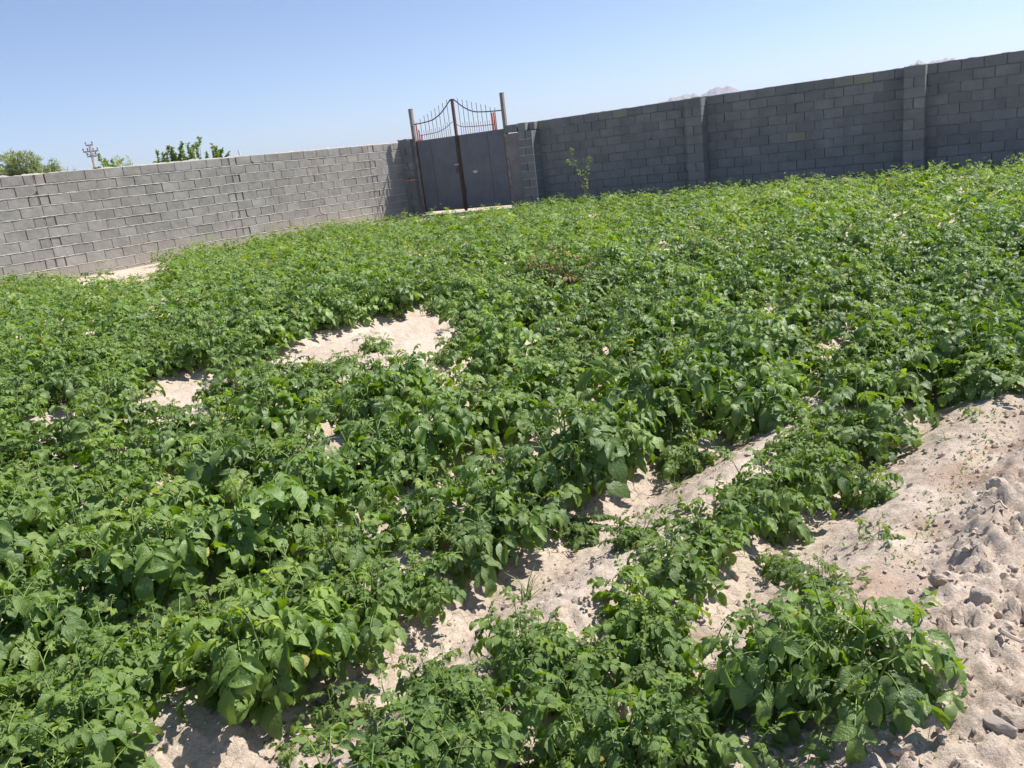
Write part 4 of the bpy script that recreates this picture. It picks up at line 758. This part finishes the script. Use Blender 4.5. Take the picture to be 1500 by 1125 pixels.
# the far crop: too many to tell apart, one mass
VV, FF, TT = [], [], []
base_n = 0
frng = np.random.default_rng(77)
fvars = [grow_plant(300 + i, stems=(4, 5), nleaf=(6, 7), pairs=2 if i % 2 else 3, slen=(0.24, 0.42))[0] for i in range(10)]
sv, sf, sn = [], [], 0
for (x, y, s) in far:
    P = fvars[frng.integers(len(fvars))]; d = math.hypot(x, y)
    a = frng.uniform(0, 6.283); ca, sa = math.cos(a), math.sin(a); Rm = np.array([[ca, sa, 0], [-sa, ca, 0], [0, 0, 1]])
    sc = s * frng.uniform(0.85, 1.15) * (1.0 if d > 3 else 0.95)
    keep = np.ones(len(P['L']), bool)
    if d > 15: keep = frng.random(len(P['L'])) < 0.8
    Q = dict(O=(P['O'] @ Rm * sc)[keep] + [x, y, float(ground_z(np.array([x]), np.array([y]), False)[0]) - 0.01], D=(P['D'] @ Rm)[keep], N=(P['N'] @ Rm)[keep], L=P['L'][keep] * sc * 1.22, W=P['W'][keep] * sc * 1.25, T=np.clip(P['T'][keep] + frng.normal(0.03, 0.05), 0, 1))
    V, F, T = quick_leaf(Q, int(frng.integers(1e6)))
    VV.append(V); FF.append(F + base_n); TT.append(T); base_n += len(V)
me = np_mesh('potato_crop', np.concatenate(VV), np.concatenate(FF), tint=np.concatenate(TT), smooth=False)
M_LEAFFAR = leaf_mat('potato_leaf_far', POT, (0.15, 0.25, 0.10), 0.30, 0.6, False)
crop = link('potato_crop', me, M_LEAFFAR)
tag(crop, 'dense mass of green potato plants filling the far field up to the block walls', 'crop', kind='stuff')

# a withered plant in the middle distance
P, st = grow_plant(901, stems=(4, 5), nleaf=(6, 8), slen=(0.28, 0.40)); P['T'] = np.random.default_rng(2).uniform(0, 1, len(P['T'])); P['L'] *= 0.8; P['W'] *= 0.6
V, F, T, uv = leaf_mesh(P, ROWS_HI, COLS_HI, 5, 1.4)
SPOT = {'withered': (0.58, 7.68), 'tuft_a': (-0.04, 2.47), 'tuft_b': (0.46, 1.68), 'tuft_c': (0.84, 2.20), 'tuft_d': (0.65, 3.20), 'tuft_e': (-0.00, 1.61), 'tuft_f': (1.80, 3.18), 'weed_a': (0.85, 1.53), 'weed_b': (1.13, 2.38), 'weed_c': (2.02, 3.32), 'twig_a': (1.07, 1.64), 'twig_b': (1.45, 2.22), 'clod_a': (1.14, 1.97), 'clod_c': (1.59, 2.49), 'clod_d': (0.97, 1.42), 'stone_a': (1.12, 1.81), 'stone_b': (0.93, 1.41)}
wx, wy = SPOT['withered']
wp = empty('withered_plant', (wx, wy, gz(wx, wy) + 0.06), 0.4); wp.scale = (1.25, 1.25, 1.15)
lm = np_mesh('foliage', V, F, tint=T, uv=uv, smooth=True); link('foliage', lm, M_DRYLEAF, wp)
smb = stalk_mesh(st, 4); link('stems', np_mesh('stems', smb.v, smb.f), M_DRYLEAF, wp)
tag(wp, 'withered brownish potato plant amid the green crop in mid field', 'plant')

# ---------------------------------------------------------------- weeds and grass
def blades(n, h, spread, seed, w=0.004, droop=1.2):
    r = random.Random(seed); vs, fs, ts = [], [], []
    for i in range(n):
        a = r.uniform(0, 6.283); th = r.uniform(0.1, spread); l = h * r.uniform(0.5, 1.1); k = 7
        p = Vector((r.uniform(-.015, .015), r.uniform(-.015, .015), 0)); ww = w * r.uniform(0.6, 1.3); b0 = len(vs); e = th
        sdv = Vector((-math.sin(a), math.cos(a), 0)); tt = r.random(); dd = droop * r.uniform(0.4, 1.2)
        for j in range(k + 1):
            q = j / k; wj = ww * (1 - q ** 2.2) + 0.0003
            vs += [tuple(p - sdv * wj), tuple(p + Vector((0, 0, wj * 0.3))), tuple(p + sdv * wj)]; ts += [tt] * 3
            p = p + Vector((math.cos(a) * math.sin(e), math.sin(a) * math.sin(e), math.cos(e))) * l / k; e += dd / k
        for j in range(k):
            for c in (0, 1): fs.append([b0 + j * 3 + c, b0 + j * 3 + c + 1, b0 + j * 3 + c + 4, b0 + j * 3 + c + 3])
    return np_mesh('blades', vs, fs, tint=ts, smooth=True)
for i, (key, n, h, sp, lab) in enumerate((
    ('tuft_a', 26, 0.13, 1.2, 'thin grass tuft on the cracked pale soil of the open furrow, centre bottom'),
    ('tuft_b', 9, 0.24, 0.7, 'grass with long curved blades under the potato leaves near the bottom edge'),
    ('tuft_c', 22, 0.10, 1.3, 'small pale grass tuft at the foot of the dirt bank edge'),
    ('tuft_d', 20, 0.09, 1.3, 'fine green grass tuft on the dry soil, middle of the upper furrow'),
    ('tuft_e', 30, 0.16, 0.9, 'green grass clump at the very bottom edge of the photo'),
    ('tuft_f', 16, 0.08, 1.3, 'tiny grass tuft on bare soil below the right-hand plants'))):
    x, y = SPOT[key]
    me = blades(n, h, sp, 40 + i, 0.0045 if key == 'tuft_b' else 0.0022); me.materials.append(M_WEED)
    o = link('grass_tuft', me, None, None, (x, y, gz(x, y) - 0.004)); tag(o, lab, 'grass', 'grass tufts on the bare soil')
# creeping ground weeds along the foot of the bank: one uncountable fringe
fr_v, fr_f, fr_t = [], [], []; wr = np.random.default_rng(12); nb_ = 0
for i in range(900):
    if i < 620:
        u = wr.uniform(1.2, 3.9); v = -0.64 + wr.normal(0, 0.035)
        if vnoise(u * 3.1, 0.4) < -0.1: continue
    else:
        u = wr.uniform(0.3, 3.6); v = wr.uniform(-1.15, -0.7)
        if vnoise(u * 4.1, v * 4.0 + 9) < 0.25: continue
    x, y = RU * u + RN * v; z = gz(x, y)
    a = wr.uniform(0, 6.28); l = wr.uniform(0.008, 0.024); w_ = l * wr.uniform(0.10, 0.3); e = wr.uniform(0.1, 1.2)
    d = np.array([math.cos(a) * math.cos(e), math.sin(a) * math.cos(e), math.sin(e)]); s2 = np.array([-math.sin(a), math.cos(a), 0])
    o = np.array([x, y, z]); fr_v += [o, o + d * l * .5 + s2 * w_, o + d * l, o + d * l * .5 - s2 * w_]; fr_f.append([nb_, nb_ + 1, nb_ + 2, nb_ + 3]); fr_t += [wr.random()] * 4; nb_ += 4
o = link('ground_weeds', np_mesh('ground_weeds', fr_v, fr_f, tint=fr_t), M_WEED)
tag(o, 'fine creeping weeds scattered along the foot of the dirt bank', 'weeds', kind='stuff')
for i, (key, sc, lab) in enumerate((('weed_a', 0.42, 'small broad-leaved weed seedling on the dirt bank, lower right'), ('weed_b', 0.36, 'little green weed at the foot of the bank beside the plant row'), ('weed_c', 0.3, 'tiny yellow-green weed on the furrow edge, upper right'))):
    x, y = SPOT[key]
    P, st = grow_plant(950 + i, stems=(2, 3), nleaf=(4, 5), slen=(0.12, 0.22), lean=(0.5, 1.4), pairs=1)
    P['T'] = np.clip(P['T'] + 0.2, 0, 0.9)
    V, F, T, uv = leaf_mesh(P, ROWS_HI, COLS_HI, 5); w_ = empty('weed', (x, y, gz(x, y) - 0.004), i * 2.0); w_.scale = (sc, sc, sc)
    link('foliage', np_mesh('foliage', V, F, tint=T, uv=uv, smooth=True), M_WEED, w_)
    smb = stalk_mesh(st, 4); link('stems', np_mesh('stems', smb.v, smb.f), M_STEM, w_); tag(w_, lab, 'weed')
# a dry twig on the bank and a fallen dead stalk
def twig(key, ln, az, seed, lab, r0=0.006):
    r = random.Random(seed); x, y = SPOT[key]; m0 = MB(); pts = []; p = Vector((0, 0, 0.012)); a = az
    for i in range(9): pts.append(p.copy()); a += r.uniform(-0.22, 0.22); p = p + Vector((math.cos(a), math.sin(a), r.uniform(-.12, .12))) * ln / 9; p.z = gz(x + p.x, y + p.y) - gz(x, y) + 0.014
    m0.tube(pts, list(np.linspace(r0, r0 * 0.35, 9)), 6)
    m0.tube([pts[3], pts[3] + Vector((math.cos(az + 0.8), math.sin(az + 0.8), 0.1)) * ln * 0.2], [r0 * 0.5, r0 * 0.25], 5)
    o = m0.build('dry_twig', M_TWIG); o.location = (x, y, gz(x, y) + 0.012); tag(o, lab, 'twig')
M_TWIG = simple('bleached_twig', (0.40, 0.33, 0.26), (0.58, 0.50, 0.41), 20, 0.9, 0.4, 0.001)
twig('twig_a', 0.22, -0.05, 1, 'bleached dry twig lying on the dirt bank at the right edge')
twig('twig_b', 0.16, 1.2, 2, 'thin dead stalk lying on the dirt bank, upper right', 0.004)

# ---------------------------------------------------------------- clods
def rock_mesh(seed, sub=3, sx=1.0, sy=0.8, sz=0.6, amp=0.35, flat=0.0):
    import bmesh
    bm = bmesh.new(); bmesh.ops.create_icosphere(bm, subdivisions=sub, radius=1.0)
    co = np.array([v.co[:] for v in bm.verts]); r = np.random.default_rng(seed); o = r.uniform(0, 40, 3)
    q = co * 1.15 + o
    n = vnoise(q[:, 0], q[:, 1], q[:, 2]) * 0.65 + vnoise(q[:, 0] * 2.6, q[:, 1] * 2.6, q[:, 2] * 2.6) * 0.35 + vnoise(q[:, 0] * 6, q[:, 1] * 6, q[:, 2] * 6) * 0.16
    co = co * (1 + amp * n)[:, None]
    for _ in range(5):                       # broken flat faces
        d = unit(r.normal(0, 1, 3)); c = r.uniform(0.55, 0.85); s = co @ d
        co = co - np.where(s > c, s - c, 0)[:, None] * d * 0.9
    co *= [sx, sy, sz]
    F = [[v.index for v in f.verts] for f in bm.faces]; bm.free()
    return np_mesh('clod', co, np.array(F), smooth=False)
cl_meshes = [rock_mesh(i, 3, 1, random.Random(i).uniform(0.6, 0.95), random.Random(i + 9).uniform(0.45, 0.75), 0.6) for i in range(8)]
for m_ in cl_meshes: m_.materials.append(M_CLOD)
def clod(x, y, r, k, rz, lab, cat, grp=None, name='soil_clod', m=None, sq=1.0, me=None):
    o = bpy.data.objects.new(name, me or cl_meshes[k]); col.objects.link(o)
    o.location = (x, y, gz(x, y) + r * 0.25 * sq); o.scale = (r, r, r * sq); o.rotation_euler = (random.Random(k + int(x * 997)).uniform(-.3, .3), 0.1, rz)
    tag(o, lab, cat, grp); return o
crg = random.Random(31)
for i, (key, r, sq, lab) in enumerate((('clod_a', 0.052, 0.8, 'pale flat-topped clod with a dark hollow under it, upper part of the dirt bank'),
                               ('clod_c', 0.045, 0.9, 'dark shaded clod near the right edge of the bank, level with the row ends'),
                               ('clod_d', 0.04, 1.0, 'round crumbly clod beside the lower right corner'))):
    x, y = SPOT[key]; clod(x, y, r, i, i * 1.3, lab, 'clod', None, sq=sq)
sm_ = rock_mesh(50, 3, 1, 0.85, 0.7, 0.22); sm_.materials.append(M_STONE)
x, y = SPOT['stone_a']; clod(x, y, 0.034, 0, 0.5, 'rounded greyish brown stone in the middle of the dirt bank', 'stone', None, 'stone', me=sm_)
sm_ = rock_mesh(51, 3, 1, 0.6, 0.6, 0.22); sm_.materials.append(M_STONE)
x, y = SPOT['stone_b']; clod(x, y, 0.036, 0, 2.2, 'egg-shaped brown stone in the lower part of the bank', 'stone', None, 'stone', me=sm_)
n = 0
while n < 70:
    u = crg.uniform(0.5, 5.2); v = crg.uniform(-0.45, 2.2)
    x, y = RU * u + RN * v
    if y < 1.0 or x > 3.4 or x / y > 0.95: continue
    r = 0.013 + 0.02 * crg.random() ** 2.2
    clod(x, y, r, crg.randrange(8), crg.uniform(0, 6.28), 'small loose clod of dry pale soil on the dirt bank', 'clod', 'loose clods on the dirt bank', sq=crg.uniform(0.7, 1.1)); n += 1
# crumbs: uncountable
ico = rock_mesh(70, 1, 1, 0.9, 0.75, 0.5)
vb = np.array([v.co[:] for v in ico.vertices]); fb = np.array([list(p.vertices) for p in ico.polygons])
cr = np.random.default_rng(17); n = 60000
u = cr.uniform(0.2, 6.0, n); v = np.where(cr.random(n) < 0.72, cr.uniform(-0.62, 2.4, n), cr.uniform(-2.8, -0.6, n))
x = RU[0] * u + RN[0] * v; y = RU[1] * u + RN[1] * v
keep = (y > 1.0) & (x < 3.6) & (np.abs(x) / y < 0.95) & ((v > -0.6) | (u < 2.0) | (cr.random(n) < 0.45)); x, y = x[keep], y[keep]; n = len(x)
rr = 0.0030 * (1 - cr.random(n)) ** -0.52; rr = np.minimum(rr, 0.015)
z = ground_z(x, y) + rr * 0.3
q = cr.normal(0, 1, (n, 3, 3)); Qm = np.linalg.qr(q)[0]
VV = np.einsum('nij,vj->nvi', Qm, vb) * (rr[:, None, None] * cr.uniform(0.6, 1.2, (n, 1, 3))) + np.stack([x, y, z], 1)[:, None]
FFc = (fb[None] + (np.arange(n) * len(vb))[:, None, None]).reshape(-1, 3)
o = link('soil_crumbs', np_mesh('soil_crumbs', VV.reshape(-1, 3), FFc), M_CLOD)
tag(o, 'fine crumbs of dry soil strewn over the bank and bare ground', 'soil crumbs', kind='stuff')

# ---------------------------------------------------------------- sapling by the right wall
def leaves_cloud(pts, dirs, l, w, tints, seed):
    r = np.random.default_rng(seed); n = len(pts)
    P = dict(O=np.array(pts), D=np.array(dirs), N=unit(r.normal(0, 0.6, (n, 3)) + [0, 0, 1]), L=np.full(n, l) * r.uniform(0.7, 1.2, n), W=np.full(n, w) * r.uniform(0.7, 1.2, n), T=np.array(tints))
    return P
def shoots(seed, n, h, spread, nl, leafl, leafw, curve=0.5, base=0.15, lean=(0, 0), fork=0.5, start=0.12, hmin=0.86):
    r = np.random.default_rng(seed); st = []; O, D, T = [], [], []
    for i in range(n):
        a = r.uniform(0, 6.28); th = r.uniform(0.02, spread); b = np.array([math.cos(a), math.sin(a), 0])
        p = b * base * r.random(); hh = h * r.uniform(hmin, 1.0) if i else h; k = 10; pts = []
        for j in range(k + 1):
            pts.append(p.copy()); t2 = th * (1 - 0.5 * j / k)
            d = unit(b * math.sin(t2) + np.array([lean[0], lean[1], 0]) * (j / k) * curve + np.array([0, 0, math.cos(t2)]) + r.normal(0, 0.09, 3)); p = p + d * hh / k
        pts = np.array(pts); st.append((pts, 0.010 * h / 1.5, 0.003 * h / 1.5)); subs = [pts]
        for q in range(int(fork * 6)):
            j = r.integers(3, k - 1); e = pts[j]; bd = unit(r.normal(0, 1, 3) * [1, 1, 0.3] + [0, 0, 1.1]); sp = np.array([e + bd * hh * 0.09 * m for m in range(4)]); st.append((sp, 0.004 * h / 1.5, 0.0015 * h / 1.5)); subs.append(sp)
        for sp in subs:
            m_ = nl if len(sp) > 5 else nl // 3
            for q in range(m_):
                f = r.uniform(start, 1.0) ** 0.8 * (len(sp) - 1); j = min(int(f), len(sp) - 2); e = sp[j] + (sp[j + 1] - sp[j]) * (f - j)
                O.append(e); D.append(unit(r.normal(0, 1, 3) * [1, 1, 0.5] + [0, 0, 0.45])); T.append(np.clip(r.normal(0.5, 0.22), 0, 1))
    return st, leaves_cloud(O, D, leafl, leafw, T, seed + 1)
def plant_thing(name, loc, st, P, mleaf, mbark, label, cat, crown='crown', stem='trunk', grp=None, hi=False):
    root = empty(name, loc)
    smb = stalk_mesh(st, 6); link(stem, np_mesh(stem, smb.v, smb.f, smooth=True), mbark, root)
    if hi:
        V, F, T, uv = leaf_mesh(P, ROWS_HI, COLS_HI, 3); me = np_mesh(crown, V, F, tint=T, uv=uv, smooth=True)
    else:
        V, F, T = quick_leaf(P, 3); me = np_mesh(crown, V, F, tint=T)
    link(crown, me, mleaf, root); tag(root, label, cat, grp); return root
st, P = [], None
# two forked stems leaning a little left
sx, sy = 2.36, 20.2
r = np.random.default_rng(4); st = []; O, D, T = [], [], []
for pts in ([(0, 0, 0), (-0.02, 0, 0.3), (-0.05, 0, 0.55), (-0.12, 0, 0.85), (-0.22, 0, 1.1), (-0.26, 0, 1.42)], [(0, 0, 0), (0.02, 0, 0.35), (0.06, 0, 0.7), (0.10, 0, 1.0), (0.20, 0, 1.22)],
            [(-0.16, 0, 0.95), (-0.30, 0, 1.08), (-0.42, 0, 1.12)], [(0.02, 0, 0.3), (-0.02, 0.05, 0.6), (0.0, 0.04, 0.9)]):
    pts = np.array(pts, float); st.append((pts, 0.011, 0.004))
    for q in range(52 if len(pts) > 3 else 20):
        f = r.uniform(0.3 if len(pts) > 3 else 0.2, 1.0) * (len(pts) - 1); j = min(int(f), len(pts) - 2)
        O.append(pts[j] + (pts[j + 1] - pts[j]) * (f - j) + r.normal(0, 0.018, 3)); D.append(unit(r.normal(0, 1, 3) + [0, 0, 0.3])); T.append(r.uniform(0.3, 1))
plant_thing('sapling', (sx, sy, 0), st, leaves_cloud(O, D, 0.070, 0.044, T, 5), M_TREELEAF, M_BARK, 'thin young sapling with sparse light green leaves in front of the shaded wall', 'sapling')

# ---------------------------------------------------------------- beyond the left wall
def pol(b, d): return (math.sin(R(b)) * d, math.cos(R(b)) * d)
# upright bushes just behind the wall
def bush(b, d, top, w, n, seed, lab, sc=1.0):
    x, y = pol(b, d); h = EYE + top * d
    st, P = shoots(seed, n, h, 0.10, 170, 0.085 * sc, 0.045 * sc, base=w, fork=0.9, start=0.6)
    return plant_thing('leafy_shrub', (x, y, 0), st, P, M_TREELEAF, M_BARK, lab, 'shrub', grp='shrubs behind the left wall')
bush(-20.1, 24, 0.054, 0.50, 15, 60, 'bushy green shrub with upright shoots showing above the left wall, left of its pair')
bush(-18.35, 24, 0.057, 0.42, 9, 61, 'sparser green shrub with taller thin shoots above the left wall, right of its pair')
bush(-21.9, 25, 0.0385, 0.16, 4, 62, 'tiny green shoot tips just above the wall, between the power pole and the bushy shrub')
bush(-23.7, 30, 0.049, 0.35, 10, 63, 'dark shrub beside the power pole above the left wall', 1.1)
# reeds leaning
def reeds(b, d, top, w, n, seed, lab, lean):
    x, y = pol(b, d); h = EYE + top * d
    st, P = shoots(seed, n, h, 0.16, 80, 0.15, 0.02, base=w, lean=lean, curve=0.7, fork=0.1, start=0.6)
    for q in range(len(P['D'])): P['D'][q] = unit(P['D'][q] * 0.6 + [lean[0], lean[1], 0.5])
    return plant_thing('reed_clump', (x, y, 0), st, P, M_TAMARISK, M_TWIG, lab, 'reeds', 'leaves', 'stalks', grp='reeds behind the left wall')
reeds(-25.9, 28, 0.048, 0.45, 9, 70, 'thin grey-green reeds leaning above the wall between the feathery tree and the pole', (-0.25, 0.0))
reeds(-22.9, 29, 0.052, 0.35, 8, 71, 'leaning reeds right of the power pole above the wall', (-0.3, 0.0))
# feathery tree at the far left
def feathery(b, d, top, rad, seed, lab):
    r = np.random.default_rng(seed); x, y = pol(b, d); H = EYE + top * d; st = []; O, D, T = [], [], []
    tr = np.array([(0, 0, 0), (0.05, 0, H * .25), (0.0, 0.06, H * .5)]); st.append((tr, 0.16, 0.11))
    c0 = H * 0.60
    for i in range(90):
        v = unit(r.normal(0, 1, 3) * [1, 1, 0.9] + [0, 0, 0.25]); k_ = r.uniform(0.72, 1.0)
        end = np.array([0, 0, c0]) + v * [rad * k_, rad * k_, (H - c0) * k_]; b0 = tr[-1] * [1, 1, r.uniform(0.6, 1.0)]
        pts = np.array([b0 + (end - b0) * q + np.array([0, 0, 0.25]) * math.sin(q * 3.0) for q in np.linspace(0, 1, 9)]); pts[:, 2] = np.minimum(pts[:, 2], H)
        st.append((pts, 0.03, 0.006))
        for q in range(26):
            f = r.uniform(0.25, 1) * 8; j = min(int(f), 7); o = pts[j] + (pts[j + 1] - pts[j]) * (f - j)
            dd = unit(unit(pts[j + 1] - pts[j]) + r.normal(0, 0.65, 3)); tw = np.array([o + dd * 0.1 * m + np.array([0, 0, -0.012 * m * m]) for m in range(5)])
            st.append((tw, 0.005, 0.002))
            for z_ in range(13):
                g = r.uniform(0.1, 1) * 4; jj = min(int(g), 3); O.append(tw[jj] + (tw[jj + 1] - tw[jj]) * (g - jj)); D.append(unit(dd + r.normal(0, 0.5, 3))); T.append(np.clip(r.normal(0.45 + 0.2 * (i % 3), 0.2), 0, 1))
    return plant_thing('feathery_tree', (x, y, 0), st, leaves_cloud(O, D, 0.17, 0.028, T, seed), M_TAMARISK, M_BARK, lab, 'tree')
feathery(-28.3, 40, 0.066, 1.35, 80, 'round feathery pale green tree above the left end of the wall')
# power pole
x, y = pol(-24.54, 75); H = EYE + 0.0650 * 75
pp = empty('power_pole', (x, y, 0), R(20))
m0 = MB(); m0.tube([(0, 0, 0), (0, 0, H - 0.12)], [0.14, 0.08], 8); m0.build('pole', M_WOODPOLE if 'M_WOODPOLE' in globals() else simple('pole_wood', (0.34, 0.29, 0.26), (0.46, 0.41, 0.37), 5, 0.9), pp)
for z, w0 in ((H - 0.14, 0.26), (H - 0.62, 0.56), (H - 1.0, 0.34)):
    m0 = MB(); m0.box(-w0, w0, -0.06, 0.06, z - 0.05, z + 0.05); ca = m0.build('crossarm', M_POST, pp)
    for q in ((-w0 * .9, w0 * .9) if w0 < .5 else (-0.52, -0.2, 0.2, 0.52)):
        m0 = MB(); m0.tube([(q, 0, z + 0.05), (q, 0, z + 0.10), (q, 0, z + 0.13), (q, 0, z + 0.24), (q, 0, z + 0.28)], [0.02, 0.025, 0.06, 0.055, 0.02], 8); m0.build('insulator', M_POST, ca)
m0 = MB(); m0.tube([(0, -0.1, H - 1.0), (0.42, -0.1, H - 0.64)], 0.02, 5); m0.tube([(0, -0.1, H - 1.0), (-0.42, -0.1, H - 0.64)], 0.02, 5); m0.build('brace', M_RUST, pp)
tag(pp, 'distant power pole with crossarms and insulators above the left wall', 'power pole')
# short post
x, y = pol(-15.93, 45); m0 = MB(); m0.tube([(0, 0, 0), (0, 0, 1.6), (-0.02, 0, 3.32)], [0.07, 0.06, 0.05], 7)
o = m0.build('post', M_WHITE); o.location = (x, y, 0); tag(o, 'pale thin post tip poking up behind the left wall near its middle', 'post')

# ---------------------------------------------------------------- mountains
def mountain(b0, b1, peaks, dist, seed, lab):
    n, m_ = 150, 46; r = np.random.default_rng(seed); vs = []
    bs = np.linspace(b0, b1, n)
    prof = np.interp(bs, [q[0] for q in peaks], [q[1] for q in peaks])
    prof = prof + 0.0011 * fbm(bs * 5.5, bs * 0 + seed, 0, 4, 0.55) * sstep(0.0, 0.012, prof)
    for j in range(m_):
        f = j / (m_ - 1) * 2 - 1                     # -1 front foot .. 0 ridge .. 1 back foot
        d = dist * (1 + 0.16 * f)
        shape = (1 - abs(f)) ** 1.15
        gul = 1 + (0.34 * fbm(bs * 4.0 + 3 * shape, bs * 0 + f * 2.2, seed, 4, 0.6)) * (1 - shape) * 1.1
        hgt = (EYE + prof * dist) * shape * gul
        for i in range(n): x, y = pol(bs[i], d); vs.append((x, y, hgt[i] - 6))
    q = np.arange(n * m_).reshape(m_, n); F = np.stack([q[:-1, :-1], q[:-1, 1:], q[1:, 1:], q[1:, :-1]], -1).reshape(-1, 4)
    o = link('mountain', np_mesh('mountain', vs, F, smooth=True), M_ROCK)
    tag(o, lab, 'mountain', kind='structure')
mountain(6, 21, [(6, 0), (9.5, 0.030), (11.8, 0.0395), (12.6, 0.0430), (13.7, 0.0462), (14.3, 0.0450), (14.6, 0.0432), (15.3, 0.0475), (15.8, 0.0492), (16.5, 0.0478), (17.2, 0.0415), (18.5, 0.033), (21, 0)], 5200, 4, 'jagged pale mountain above the middle of the right wall')
mountain(24.5, 33, [(24.5, 0.0), (26.2, 0.030), (27.0, 0.0435), (27.45, 0.0467), (27.85, 0.0440), (28.35, 0.0452), (29.0, 0.0450), (29.8, 0.0425), (31, 0.036), (33, 0)], 5600, 9, 'faint pale peaks above the far right pilaster of the wall')

# ---------------------------------------------------------------- the air
HAZE = 1
if HAZE:
    m, nt, b = mat('haze_air'); nt.nodes.remove(b)
    pv = N(nt, 'ShaderNodeVolumePrincipled'); pv.inputs['Color'].default_value = (0.86, 0.90, 1.0, 1); pv.inputs['Density'].default_value = 0.00015; pv.inputs['Anisotropy'].default_value = 0.2
    nt.links.new(pv.outputs[0], nt.nodes['Material Output'].inputs['Volume'])
    hb = MB(); hb.box(-6500, 6500, -6500, 12500, -8.0, 330.0)
    h = hb.build('haze', m); tag(h, kind='stuff', label='thin pale air over the whole plain', cat='haze')
